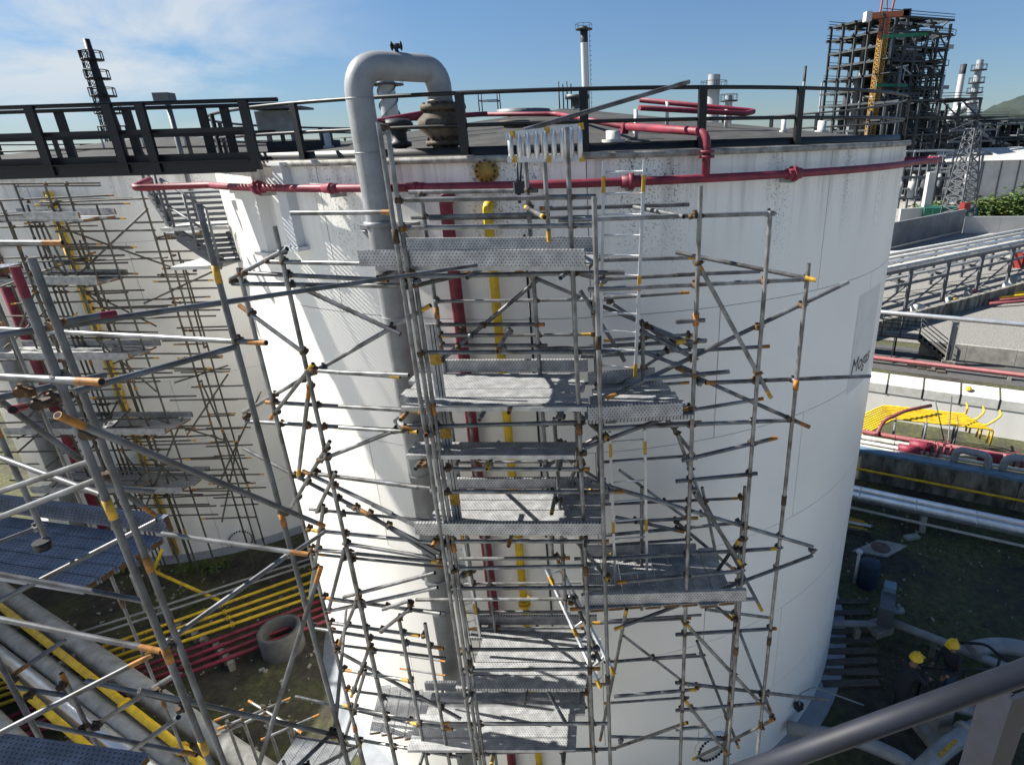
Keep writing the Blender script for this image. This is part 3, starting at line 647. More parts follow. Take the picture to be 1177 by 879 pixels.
# ================================================================ scaffolding
LAY = {'o': 9.0, 'i': 8.0, 'm': 8.5, 'f': 9.25, 'w': 7.55}
END_MATS = [paint_o, paint_y, None, None, None, None, None]
class Scaffold:
    def __init__(s, label, loc, c=C, body=galv, r=.0255):
        s.root = thing('scaffold', label, 'scaffold', loc); s.posts = []; s.tubes = []; s.c = c; s.body = body; s.r = r
    def pt(s, x, y, l): return cyl(x, y, LAY[l] if isinstance(l, str) else l, s.c)
    def post(s, x1, y1, x2, y2, l, ground=False, body=None, top=None, r=None):
        a, b_ = s.pt(x1, y1, l), s.pt(x2, y2, l); q = (a + b_) / 2
        p0 = Vector((q.x, q.y, a.z)); p1 = Vector((q.x, q.y, .02 if ground else b_.z))
        s.raw_post(p0, p1, body, top, r)
    def raw_post(s, p0, p1, body=None, top=None, r=None):
        s.posts.append((p0, p1)); tube_part('upright_tube', p0, p1, s.root, r or s.r, body or s.body, top, random.choice(END_MATS))
        ln = (p0 - p1).length; z = random.uniform(.8, 1.6)
        while z < ln - .3:                       # sleeve joints
            if random.random() < .4 and len(s.posts) < 40:
                q = p0 + (p1 - p0) * (z / ln); b = MB(); b.tube(q + Vector((0, 0, .07)), q - Vector((0, 0, .07)), (r or s.r) + .009, 8); b.build('sleeve', random.choice((rusty_o, paint_o, rusty)), s.root)
            z += random.uniform(1.6, 2.8)
    def tube(s, x1, y1, l1, x2, y2, l2=None, name='ledger_tube', e0=0, e1=0, body=None, r=None):
        l2 = l1 if l2 is None else l2
        s.raw(s.pt(x1, y1, l1), s.pt(x2, y2, l2), name, e0, e1, body, r)
    def raw(s, p, q, name='ledger_tube', e0=0, e1=0, body=None, r=None):
        e0 = random.choice(END_MATS) if e0 == 0 else e0; e1 = random.choice(END_MATS) if e1 == 0 else e1
        s.tubes.append((p, q)); tube_part(name, p, q, s.root, r or s.r, body or (s.body if random.random() < .6 else galv_b if s.body is galv else s.body), e0, e1)
    def couple(s, tol=.17, cap=290):
        k = 0; used = []
        segs = [(a, b, 1) for a, b in s.posts] + [(a, b, 0) for a, b in s.tubes]
        for i in range(len(segs)):
            for j in range(i + 1, len(segs)):
                if segs[i][2] == 0 and segs[j][2] == 0 and random.random() < .45: continue
                d, p, q = seg_close(segs[i][0], segs[i][1], segs[j][0], segs[j][1])
                if d < tol and k < cap:
                    m_ = (p + q) / 2
                    if any((m_ - w).length < .07 for w in used): continue
                    used.append(m_); k += 1; dirv = segs[j][1] - segs[j][0]
                    coupler(m_, s.root, random.choice((rusty, rusty, rusty, rusty_o, galv_b)), atan2(dirv.y, dirv.x) + random.uniform(-.1, .1), s.r / .0255 * .82)
    def deck(s, x0, x1, ynear, z=None, l='o', depth=1.0, nplank=4, mt=plank_m, toe='fb', over=.12, phi=None, toe_h=.16):
        xm = (x0 + x1) / 2; p = s.pt(xm, ynear, l); z = p.z if z is None else z
        pa_, pb_ = onz(x0, ynear, z), onz(x1, ynear, z); d = (pb_ - pa_); d.z = 0; ln = d.length; d.normalize()
        if phi is not None: d = Vector((cos(radians(phi)), sin(radians(phi)), 0))
        mid = (pa_ + pb_) / 2; nrm = Vector((-d.y, d.x, 0)); rz = atan2(d.y, d.x); w = depth / nplank
        for i in range(nplank):
            off = random.uniform(-over, over)
            plank(mid + nrm * (w * (i + .5)) + d * off + Vector((0, 0, random.uniform(-.006, .006))), ln, w - .012, rz, s.root, mt)
        if 'b' in toe: plank(mid + nrm * (depth + .03) + Vector((0, 0, toe_h / 2 + .01)), ln + .1, toe_h, rz, s.root, mt, roll=pi / 2, name='toe_board')
        if 'f' in toe: plank(mid - nrm * .05 + Vector((0, 0, toe_h / 2 + .01)), ln + .1, toe_h, rz, s.root, mt, roll=pi / 2, name='toe_board')
        for k in (-.42, 0, .42): s.raw(mid + d * ln * k - nrm * .15 + Vector((0, 0, -.085)), mid + d * ln * k + nrm * (depth + .15) + Vector((0, 0, -.085)), 'transom_tube')
        return mid, d, nrm, ln, z

# ---- centre tower
S1 = Scaffold('tall galvanised tube scaffold tower in front of the crimson and yellow down pipes', pol(0, 8.6, 0))
for a in ((448, 140, 538, 876, 9.1), (456, 148, 545, 876, 9.05), (484, 330, 553, 876, 'o'), (658, 146, 678, 870, 'o'), (682, 226, 702, 879, 'f'), (604, 165, 634, 640, 'i'), (624, 150, 631, 278, 8.3), (500, 225, 560, 876, 'i'), (683, 340, 690, 600, 'i'), (640, 480, 648, 700, 'm')):
    S1.post(*a, ground=a[3] > 850)
for a in ((470, 221, 618, 219, 'i'), (466, 230, 685, 226, 'o'), (473, 250, 632, 246, 'i'), (470, 262, 682, 259, 'o'), (455, 318, 718, 313, 'o'), (390, 328, 470, 328, 'o'),
          (501, 373, 626, 373, 'i'), (502, 385, 581, 385, 'i'), (500, 397, 629, 397, 'i'), (490, 405, 708, 404, 'o'), (390, 428, 470, 431, 'o'), (520, 466, 672, 466, 'o'), (462, 491, 708, 484, 'o'),
          (390, 467, 482, 472, 'o'), (390, 491, 470, 496, 'o'), (520, 539, 678, 539, 'o'), (390, 548, 495, 561, 'o'), (520, 565, 718, 565, 'o'), (514, 622, 700, 622, 'o'), (528, 642, 655, 641, 'm'),
          (528, 653, 686, 650, 'o'), (518, 676, 692, 675, 'o'), (478, 689, 658, 688, 'm'), (534, 703, 652, 703, 'i'), (524, 746, 690, 746, 'o'), (532, 770, 690, 768, 'o'), (508, 831, 700, 831, 'o'), (524, 866, 708, 860, 'o'), (540, 790, 700, 786, 'i')):
    S1.tube(a[0], a[1], a[4], a[2], a[3])
for a in ((655, 312, 'i', 694, 322, 'f'), (660, 471, 'i', 699, 505, 9.35), (664, 624, 'i', 700, 667, 9.35), (470, 330, 'o', 540, 314, 'i'), (604, 238, 'i', 626, 250, 'o'), (585, 378, 'i', 572, 404, 9.15), (590, 450, 'i', 585, 474, 9.2), (478, 300, 'w', 470, 316, 9.1), (492, 490, 'w', 490, 500, 9.2), (500, 640, 'w', 540, 660, 9.0), (640, 560, 'i', 634, 590, 'o')):
    S1.tube(*a, name='transom_tube', e1=random.choice((paint_y, paint_o)))
for a in ((592, 310, 'i', 800, 397, 'i'), (667, 334, 'i', 718, 415, 'i'), (619, 321, 'i', 500, 420, 'i'), (640, 520, 'i', 700, 560, 'o'), (620, 540, 'i', 690, 500, 'i'), (655, 555, 'i', 668, 520, 'o'), (640, 640, 'i', 690, 760, 'o'), (520, 540, 'i', 545, 580, 'i'), (600, 740, 'i', 650, 830, 'o')):
    S1.tube(*a, name='brace_tube')
S1.tube(602, 150, 8.2, 792, 94, 7.3, name='brace_tube', e0=galv, e1=galv)          # long tube leaning on the roof rail
rr_ = random.Random(5)
for k in range(13):                                                              # guard ledgers along the back row, post to post
    y = 250 + k * 47 + rr_.uniform(-5, 5); f_ = (y - 236) / 640; S1.tube(492 + 62 * f_, y, 'i', 690 + rr_.uniform(-30, 12), y - 2, 'i', r=.021)
for x0, x1 in ((545, 580), (668, 674)): S1.post(x0, 470, x1, 860, 'i', r=.021)
S1.deck(422, 668, 306, depth=.75, nplank=3)
m4 = S1.deck(448, 662, 468, depth=1.05, nplank=4, toe='b', over=.2)
S1.deck(466, 660, 524, depth=.36, nplank=2, toe='')
S1.deck(484, 690, 612, depth=.95, nplank=4)
S1.deck(530, 680, 792, depth=1.15, nplank=5, toe='b')
S1.deck(470, 664, 862, depth=1.0, nplank=5, toe='b')
# upright plank fixed as a ladder stile
q = S1.pt(510, 480, 8.75); q0, q1 = S1.pt(498, 372, 8.75), S1.pt(526, 604, 8.75)
b = MB(); b.box(Vector((q.x, q.y, (q0.z + q1.z) / 2)), (.115, .03, q0.z - q1.z), radians(-8)); b.build('upright_board', plank_m, S1.root)
for z_ in (.15, .5, .85):
    b = MB(); zz = q1.z + (q0.z - q1.z) * z_; b.box(Vector((q.x, q.y - .003, zz)), (.12, .032, .16), radians(-8)); b.build('yellow_band', paint_y, S1.root)
S1.couple()

# ---- right wing
S2 = Scaffold('scaffold wing with long raking tubes against the shaded tank wall, right of the ladders', pol(12, 8.6, 0))
for a in ((802, 214, 784, 876, 'o'), (881, 246, 840, 862, 'o'), (927, 303, 874, 850, 'o'), (736, 370, 742, 470, 'i'), (792, 540, 788, 740, 'i'), (735, 560, 740, 700, 8.2), (852, 560, 836, 870, 'i')):
    S2.post(*a, ground=a[3] > 845)
for a in ((620, 240, 792, 235, 'i'), (642, 253, 890, 245, 'o'), (693, 299, 801, 296, 'i'), (693, 321, 820, 314, 'i'), (676, 333, 926, 321, 'o'), (777, 316, 873, 312, 'i'), (777, 370, 810, 368, 'o'), (777, 393, 812, 391, 'o'), (797, 403, 884, 398, 'i'),
          (620, 401, 811, 392, 'i'), (668, 410, 794, 402, 'i'), (739, 436, 838, 427, 'o'), (811, 440, 1000, 432, 'o'), (692, 492, 903, 483, 'o'), (777, 474, 877, 458, 'i'), (777, 553, 870, 544, 'o'), (708, 600, 802, 595, 'i'), (694, 615, 845, 601, 'i'),
          (696, 642, 894, 630, 'o'), (709, 669, 850, 656, 'o'), (681, 716, 794, 710, 'i'), (777, 729, 892, 722, 'o'), (777, 784, 951, 804, 'o'), (777, 816, 876, 808, 'o'), (811, 700, 888, 710, 'i'), (706, 760, 800, 752, 'i'), (706, 800, 800, 792, 'o'), (777, 838, 812, 834, 'o'), (702, 846, 850, 850, 'i')):
    S2.tube(a[0], a[1], a[4], a[2], a[3])
for a in ((777, 290, 'i', 938, 322, 9.1), (697, 458, 'o', 975, 324, 'o'), (801, 300, 'o', 886, 457, 'o'), (777, 423, 'i', 931, 491, 9.1), (784, 529, 'o', 893, 503, 'o'), (777, 495, 'i', 811, 587, 'i'), (680, 553, 'o', 934, 628, 9.1), (706, 723, 'o', 934, 638, 9.1),
          (787, 715, 'o', 890, 825, 'o'), (797, 872, 'i', 890, 826, 9.1), (801, 736, 'i', 849, 859, 'i'), (842, 705, 'i', 886, 818, 'o'), (787, 804, 'o', 835, 866, 'o'), (811, 579, 'i', 876, 702, 'o'), (736, 380, 'i', 792, 409, 'i'), (750, 378, 'i', 800, 400, 'i'), (739, 404, 'i', 810, 432, 'i'),
          (671, 515, 'o', 791, 470, 'o'), (758, 472, 'i', 801, 527, 'i'), (708, 594, 'i', 786, 611, 'i'), (798, 566, 'o', 852, 648, 'o'), (779, 601, 'i', 843, 654, 'i'), (807, 560, 'w', 830, 671, 'w'), (729, 238, 'i', 786, 249, 'o'), (800, 690, 'i', 850, 620, 'o'), (705, 860, 'i', 790, 830, 'o'), (720, 700, 'o', 690, 850, 'i'), (787, 668, 'i', 842, 712, 'o')):
    S2.tube(*a, name='brace_tube', e0=0, e1=random.choice((paint_o, paint_y, galv)))
for k in range(11):
    y = 345 + k * 46 + rr_.uniform(-6, 6); S2.tube(694, y + 4, 'i', 800 + rr_.choice((-8, 6, 48)), y - 3, 'i', r=.021)
for k in range(5): y = 350 + k * 95; S2.tube(700 + rr_.uniform(0, 20), y, 'i', 792, y + rr_.choice((-1, 1)) * 58, 'i', name='brace_tube', r=.021)
z9 = S2.pt(760, 695, 'o').z
pA, pB = onz(676, 699, z9), onz(846, 692, z9); dAB = pB - pA; nP = 8; wP = dAB.length / nP; dAB.normalize(); pc = (onz(672, 641, z9) - onz(690, 698, z9)); pc.z = 0; pc.normalize()
pc = (pc - dAB * pc.dot(dAB) * .75).normalized()
for i in range(nP):                                                      # planks of this landing run towards the tank
    plank(pA + dAB * (wP * (i + .5)) + pc * (.56 + random.uniform(-.02, .02)) + Vector((0, 0, random.uniform(-.004, .004))), 1.14, wP - .012, atan2(pc.y, pc.x), S2.root)
for (xa, xb, yy, rr) in ((668, 858, 690, 1), (668, 800, 634, 0)):
    p, q = onz(xa, yy, z9 + .1), onz(xb, yy - (6 if rr else 2), z9 + .1); d = q - p; plank((p + q) / 2, d.length, .17, atan2(d.y, d.x), S2.root, roll=pi / 2, name='toe_board')
p, q = onz(655, 700, z9 - .08), onz(868, 688, z9 - .08); S2.raw(p, q); p, q = onz(660, 642, z9 - .08), onz(815, 634, z9 - .08); S2.raw(p, q)
z4 = S2.pt(740, 478, 'o').z
for i in range(5):
    p, q = onz(672 + i * 3, 478 - i * 9, z4), onz(796 - i * 9, 472 - i * 9, z4); d = q - p; plank((p + q) / 2, d.length, .22, atan2(d.y, d.x), S2.root)
for yy in (474, 434):
    p, q = onz(676, yy + 2, z4 + .1), onz(788 - (478 - yy) * .8, yy - 4, z4 + .1); d = q - p; plank((p + q) / 2, d.length, .16, atan2(d.y, d.x), S2.root, roll=pi / 2, name='toe_board')
S2.couple()

# ---- left wing, in front of the sunlit flank
S3 = Scaffold('scaffold wing of thin raking tubes before the sunlit left flank of the tank', pol(-24, 8.8, 0))
for a in ((279, 308, 395, 800, 'o'), (322, 260, 420, 745, 'o'), (345, 690, 400, 870, 'o'), (458, 712, 488, 858, 'o'), (487, 716, 516, 866, 'o'), (405, 640, 450, 860, 8.4)):
    S3.post(*a, ground=a[3] > 740)
for a in ((359, 609, 503, 624), (361, 631, 506, 646), (394, 624, 503, 642), (376, 687, 506, 705), (383, 716, 482, 730), (363, 722, 510, 745), (306, 462, 476, 472), (283, 484, 480, 496), (367, 545, 480, 560), (287, 314, 446, 322), (267, 326, 462, 329), (312, 301, 424, 303), (366, 426, 460, 433), (335, 245, 452, 244),
          (340, 800, 480, 832), (395, 810, 520, 838), (390, 846, 530, 870), (398, 770, 470, 782)):
    S3.tube(a[0], a[1], 'o', a[2], a[3], 'o')
for y_ in (756, 772, 788): S3.tube(460, y_ - 20, 'm', 512, y_ - 12, 'm', r=.014)
for a in ((378, 702, 503, 675), (395, 686, 500, 658), (399, 580, 506, 635), (428, 580, 482, 606), (438, 725, 472, 699), (280, 515, 424, 591), (348, 541, 451, 590), (367, 529, 451, 496), (280, 474, 495, 351), (311, 481, 360, 418), (343, 546, 355, 448), (335, 583, 379, 507), (364, 588, 386, 542), (275, 351, 347, 404), (347, 331, 460, 384), (266, 320, 330, 286),
          (356, 690, 372, 580), (378, 700, 396, 630), (390, 740, 410, 690), (404, 800, 425, 742), (388, 748, 530, 826), (440, 700, 470, 690), (390, 870, 420, 770), (424, 591, 500, 640)):
    S3.tube(a[0], a[1], 'o', a[2], a[3], 'o', name='brace_tube')
for k in range(5):
    y = 585 + k * 52; S3.tube(350 + (y - 560) * .22, y, 'o', 512, y + 15, 8.8, r=.02)
zl = S3.pt(450, 850, 'o').z
pA, pB = onz(424, 842, zl), onz(534, 858, zl); dAB = pB - pA; nP = 8; wP = dAB.length / nP; dAB.normalize(); pc = onz(440, 788, zl) - onz(428, 842, zl); pc.z = 0; LP = pc.length; pc.normalize()
for i in range(nP):
    plank(pA + dAB * (wP * (i + .5)) + pc * (LP / 2 + random.uniform(-.03, .03)) + Vector((0, 0, random.uniform(-.004, .004))), LP, wP * abs(dAB.cross(pc).z) - .012, atan2(pc.y, pc.x), S3.root)
S3.couple()

# ---- ladders
def ladder(label, l0, l1, r0, r1, lay, n, lay1=None, rw=.022, sw=.028, rung=.014, col_=alu, bands=True):
    lay1 = lay1 or lay
    A, B_, C_, D_ = cyl(*l0, lay), cyl(*l1, lay1), cyl(*r0, lay), cyl(*r1, lay1)
    t = thing('ladder', label, 'ladder', (B_ + D_) / 2)
    for p, q in ((A, B_), (C_, D_)):
        b = MB(); b.bar(p, q, .035, .055); st_ = b.build('stile', col_, t)
        if bands:
            for k in (.06, .5, .93):
                b = MB(); u = p + (q - p) * k; w = p + (q - p) * (k + .07); b.bar(u, w, .039, .059); b.build('yellow_band', paint_y, st_, t)
    for i in range(n):
        k = (i + .5) / n; b = MB(); b.tube(A + (B_ - A) * k, C_ + (D_ - C_) * k, rung, 8); b.build('rung', col_, t)
    return t
ladder('aluminium ladder with yellow bands above the small landing, topping out at the crimson ring pipe', (694, 186), (690, 430), (741, 184), (730, 433), 8.4, 11)
ladder('aluminium ladder with yellow bands dropping to the shaded perforated landing', (701, 496), (708, 689), (741, 493), (744, 686), 8.5, 9)
ladder('short aluminium ladder tied sideways as a guard above the top deck', (581, 156), (671, 145), (583, 183.5), (672, 182), 8.9, 9, rung=.026)
ladder('inclined aluminium ladder leaning across the lower decks of the centre tower', (628, 654), (690, 790), (642, 648), (706, 775), 'x' and 8.2, 9, 8.95)
ladder('thin ladder standing low down beside the left scaffold wing', (514, 600), (548, 780), (528, 598), (560, 776), 8.1, 9, rung=.01)
# chain hoist
hz_ = thing('chain_hoist', 'small dark chain hoist hanging above the top deck of the tower', 'hoist', cyl(596, 216, 8.3))
p = cyl(594, 184, 8.3); q = cyl(596, 216, 8.3)
b = MB(); b.tube(p, q, .01, 6); b.tube(p + Vector((.05, 0, 0)), q + Vector((.02, 0, .04)), .01, 6); b.build('chain', black_p, hz_)
b = MB(); b.box(q, (.10, .08, .12), .3); b.tube(q - Vector((0, 0, .06)), q - Vector((0, 0, .16)), .02, 8); b.build('hoist_body', dark_st, hz_)

# ---- scaffold on the shaded tank
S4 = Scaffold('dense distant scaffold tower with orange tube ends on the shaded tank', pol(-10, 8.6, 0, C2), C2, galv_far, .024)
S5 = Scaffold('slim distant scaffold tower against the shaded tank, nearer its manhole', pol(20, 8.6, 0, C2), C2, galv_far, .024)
for a in ((80, 212, 205, 600, 'o'), (61, 212, 182, 600, 'o'), (53, 254, 150, 560, 'i'), (0, 232, 120, 540, 'o'), (22, 212, 150, 580, 'i'), (100, 300, 190, 570, 'i'), (-10, 330, 95, 600, 'o')): S4.post(*a, ground=True)
for a in ((164, 219, 275, 600, 'o'), (193, 267, 283, 600, 'o'), (215, 300, 300, 625, 'i'), (178, 260, 262, 560, 'i')): S5.post(*a, ground=True)
k = 0
for y in range(212, 600, 17):
    sh = (y - 212) * .33; k += 1
    l = 'o' if k % 2 else 'i'
    x1 = random.choice((60, 95, 115, 125, 160)) + sh
    S4.tube(-14 + random.uniform(0, 40) * (k % 3 == 0), y + random.uniform(-3, 3), l, x1, y + random.uniform(-5, 1), l)
    if k % 3 != 1: S4.tube(60 + sh + random.uniform(-40, 10), y + 7, 'o', 120 + sh + random.uniform(-15, 35), y + 5, 'o')
    if k % 4 == 2: S4.tube(40 + sh, y + 4, 'i', 170 + sh * .8, y - 1, 'o')
    if k % 2: S5.tube(150 + sh * .7 + random.uniform(-10, 8), y + 10, 'o', 235 + sh * .55 + random.uniform(-10, 10), y + 8, 'o') if y > 230 else None
    else: S5.tube(165 + sh * .75, y + 12, 'i', 215 + sh * .65 + random.uniform(0, 20), y + 10, 'i') if y > 260 else None
for a in ((70, 262, 'o', 205, 310, 'i'), (0, 330, 'o', 110, 290, 'o'), (90, 330, 'i', 180, 375, 'i'), (170, 240, 'o', 75, 330, 'o'), (5, 400, 'o', 60, 350, 'i'), (110, 390, 'o', 180, 450, 'o'), (20, 520, 'o', 110, 440, 'o'), (60, 560, 'o', 150, 470, 'o'), (140, 500, 'i', 215, 560, 'o'), (30, 470, 'i', 100, 400, 'i'), (160, 600, 'o', 210, 480, 'o')): S4.tube(*a, name='brace_tube')
for a in ((165, 349, 'o', 245, 312, 'o'), (200, 440, 'o', 262, 420, 'o'), (232, 440, 'i', 285, 560, 'o'), (215, 500, 'o', 262, 430, 'o'), (250, 560, 'o', 300, 450, 'i'), (205, 290, 'o', 235, 400, 'i'), (255, 600, 'o', 275, 500, 'i'), (175, 480, 'o', 255, 505, 'o')): S5.tube(*a, name='brace_tube')
for (x0, x1, y, dp) in ((-20, 92, 252, .8), (-10, 112, 325, .8), (-15, 148, 412, 1.0), (10, 190, 498, 1.0), (40, 210, 565, 1.1)): S4.deck(x0, x1, y, depth=dp, nplank=3, toe='fb')
S5.deck(185, 218, 268, depth=.6, nplank=2, toe='')
rr2 = random.Random(9)
for k in range(22):
    y = 214 + k * 17.5; sh = (y - 212) * .33; xa = rr2.uniform(-20, 70) + sh; l = rr2.choice(('o', 'i', 8.4)); S4.tube(xa, y, l, xa + rr2.uniform(80, 130), y - rr2.uniform(0, 4), l)
for k in range(14):
    y = 230 + k * 26; sh = (y - 212) * .33; xa = rr2.uniform(-10, 90) + sh; S4.tube(xa, y, 'o', xa + rr2.choice((-1, 1)) * rr2.uniform(25, 60), y + rr2.uniform(35, 70), rr2.choice(('o', 'i')), name='brace_tube')
for k in range(6): x = -15 + k * 24; S4.post(x, 225 + rr2.uniform(0, 60), x + 118, 560, rr2.choice(('i', 'o')), ground=True)
for k in range(18):
    y = 300 + k * 16; xa = 185 + (y - 300) * .26 + rr2.uniform(-12, 12); S5.tube(xa, y, 'o', xa + rr2.uniform(30, 60), y - 1, rr2.choice(('o', 'i')))
S4.couple(.2, 180); S5.couple(.2, 80)

# ---- scaffold close by on the left
S6 = Scaffold('close scaffold of thick grey tubes on the left with a deck tinted blue-grey as if in shade', atY(60, 620, 3.2) - Vector((0, 0, 9)), body=galv_b, r=.0165)
S6.root.location = Vector((-3.6, 3.4, 0))
def nr(x1, y1, Y1, x2, y2, Y2, name='ledger_tube', e0=None, e1=None, body=None, r=.0165):
    p, q = atY(x1, y1, Y1), atY(x2, y2, Y2); S6.tubes.append((p, q)); tube_part(name, p, q, S6.root, r, body or galv_b, e0, e1, n=14)
def npost(x1, y1, x2, y2, Y, ground=False, e0=None, e1=None, r=.0165):
    a, b_ = atY(x1, y1, Y), atY(x2, y2, Y); q = (a + b_) / 2; p0 = Vector((q.x, q.y, a.z)); p1 = Vector((q.x, q.y, .02 if ground else b_.z))
    S6.posts.append((p0, p1)); tube_part('upright_tube', p0, p1, S6.root, r, galv_b, e0, e1, n=14)
npost(27, 306, 235, 879, 2.27, True, e0=paint_m); npost(38, 296, 257, 879, 2.60, True)
npost(233, 234, 392, 860, 3.30, True); npost(-2, 482, 48, 622, 3.25, e0=paint_o); npost(78, 773, 116, 880, 3.20, True, e0=paint_o); npost(8, 740, 45, 880, 3.00, True); npost(150, 660, 170, 700, 3.30)
nr(-20, 377, 3.90, 306, 394, 3.25, e1=paint_o, body=galv); nr(-20, 388, 2.47, 548, 305, 5.90); nr(65, 371, 2.67, 132, 360, 2.93, e1=paint_m)
nr(-20, 432, 2.34, 117, 439, 2.21, e1=paint_o, body=galv); nr(-20, 461, 2.41, 120, 431, 2.99); nr(85, 450, 2.54, 270, 399, 3.25); nr(15, 471, 2.08, 74, 454, 2.73, e0=paint_m)
nr(66, 477, 2.11, 372, 604, 3.60, e0=paint_o, e1=paint_o); nr(-10, 453, 2.86, 178, 592, 3.40, 'brace_tube', e1=paint_o); nr(-15, 520, 3.10, 116, 568, 2.86); nr(-15, 570, 2.99, 104, 530, 2.73); nr(-15, 600, 2.73, 112, 551, 2.60); nr(-15, 628, 3.02, 40, 607, 3.25, r=.012)
nr(-15, 279, 3.80, 72, 279, 3.80, e1=paint_o, body=galv)
nr(-15, 657, 2.80, 168, 691, 2.86); nr(-15, 708, 2.60, 185, 748, 2.54, e1=paint_o); nr(-10, 847, 2.34, 175, 752, 2.73, e1=paint_o); nr(190, 738, 2.73, 330, 638, 3.30); nr(186, 613, 3.30, 355, 637, 3.25, e1=paint_o, body=galv)
nr(369, 651, 3.20, 296, 884, 2.91, 'brace_tube', e0=paint_o); nr(160, 793, 2.73, 402, 848, 3.40); nr(41, 831, 3.25, 226, 867, 2.86, e1=paint_o); nr(109, 833, 3.25, 203, 774, 2.73); nr(100, 782, 3.00, 205, 806, 2.86); nr(130, 878, 2.99, 205, 824, 2.73)
nr(338, 884, 2.91, 388, 836, 3.40); nr(360, 884, 3.00, 412, 856, 4.20, e1=paint_y); nr(10, 788, 3.10, 80, 800, 3.10); nr(15, 775, 3.10, 75, 735, 3.30, e0=paint_o); nr(118, 560, 2.73, 176, 565, 2.91, body=galv); nr(330, 640, 3.30, 372, 612, 4.40, e0=paint_o)
nr(0, 690, 3.00, 180, 598, 3.40); nr(385, 838, 3.35, 398, 700, 6.20, 'brace_tube')
# decks of the close scaffold
zd = 9.85
fr_, nr_, fl_ = onz(189, 617, zd), onz(92, 677, zd), onz(0, 592, zd)
d = fr_ - fl_; d.normalize(); ed = (nr_ - fr_); wd = abs(ed.dot(Vector((d.y, -d.x, 0)))); nn = Vector((d.y, -d.x, 0)); LN = 2.4
for i in range(5):
    w = wd / 5; start = fr_ + nn * w * (i + .5) + d * (ed.dot(d) * (i + .5) / 5)
    plank(start - d * LN / 2, LN, w - .008, atan2(d.y, d.x), S6.root, plank_shade)
plank(fr_ - d * LN / 2 - nn * .04 + Vector((0, 0, .075)), LN, .15, atan2(d.y, d.x), S6.root, plank_shade, roll=pi / 2, name='toe_board')
zd2 = 9.0
p, q = onz(-30, 838, zd2), onz(172, 866, zd2); dd = (q - p); LD = dd.length; dd.normalize(); nd = Vector((dd.y, -dd.x, 0))
for i in range(5): plank((p + q) / 2 + nd * (.1 + .215 * i), LD, .205, atan2(dd.y, dd.x), S6.root, plank_shade)
# unseen upper landing and its posts, added to shade the deck below
for i in range(9): plank(Vector((-6.75, 3.0 + .3 * i, 11.75)), 2.7, .29, .12, S6.root, plank_shade)
for y_ in (2.9, 5.5):
    for x_ in (-8.0, -5.6): S6.raw_post(Vector((x_, y_, 12.9)), Vector((x_, y_, .02)))
    S6.raw(Vector((-8.2, y_, 11.66)), Vector((-5.4, y_, 11.66)))
# base foot on the deck
p = atY(47, 622, 2.9); b = MB(); b.tube(p, p - Vector((0, 0, .05)), .045, 10); b.build('base_foot', black_p, S6.root)
for (x, y, Y, mt_) in ((257, 315, 3.3, paint_y), (324, 597, 3.3, paint_o), (126, 585, 2.28, paint_y), (199, 752, 2.28, paint_o), (233, 858, 2.28, paint_y), (163, 648, 2.6, paint_o)):
    q_ = min(S6.posts, key=lambda s: (Vector((s[0].x, s[0].y)) - Vector((atY(x, y, s[0].y).x, s[0].y))).length + abs(s[0].y - Y)); z_ = atY(x, y, q_[0].y).z
    b = MB(); b.tube((q_[0].x, q_[0].y, z_ + .05), (q_[0].x, q_[0].y, z_ - .05), .0185, 14); b.build('painted_band', mt_, S6.root)
S6.couple(.14, 120)

# ---- low scaffold on the ground between the tanks
S7 = Scaffold('low tube trestle with a short ladder on the dark ground beside the pipes', (-8, 9.5, 0), r=.027)
Z7 = 2.4
def lo(x1, y1, x2, y2, z1=Z7, z2=None, nm='ledger_tube', r=.027): S7.raw(onz(x1, y1, z1), onz(x2, y2, z1 if z2 is None else z2), nm, paint_o, paint_o, galv, r)
lo(286, 805, 347, 842); lo(246, 828, 280, 815); lo(250, 838, 334, 802); lo(300, 850, 367, 821); lo(244, 847, 306, 820, 2.3)
for p in (onz(279, 826, Z7), onz(302, 814, Z7), onz(330, 832, Z7), onz(262, 832, Z7)): S7.raw_post(p + Vector((0, 0, .1)), Vector((p.x, p.y, .02)))
for i in range(7): p, q = onz(281, 830, Z7 - .3 * i), onz(304, 818, Z7 - .3 * i); S7.raw(p, q, 'rung_tube', alu, alu, alu, .016)
zl2 = 3.0
S8 = Scaffold('sunlit white perforated landing low between the close scaffold and the left wing', onz(375, 862, 0) , r=.027)
pA, pB = onz(340, 848, zl2), onz(412, 860, zl2); dAB = pB - pA; nP = 6; wP = dAB.length / nP; dAB.normalize(); pc = Vector((dAB.y, -dAB.x, 0))
for i in range(nP): plank(pA + dAB * (wP * (i + .5)) + pc * .9, 1.8, wP - .012, atan2(pc.y, pc.x), S8.root)
p, q = onz(338, 846, zl2 - .08), onz(412, 858, zl2 - .08); S8.raw(p, q); p2, q2 = onz(330, 888, zl2 - .08), onz(420, 895, zl2 - .08); S8.raw(p2, q2)
for s in (p, q, p2, q2): S8.raw_post(s + Vector((0, 0, .3)), Vector((s.x, s.y, .02)))
S7.couple(.2, 40); S8.couple(.2, 20)

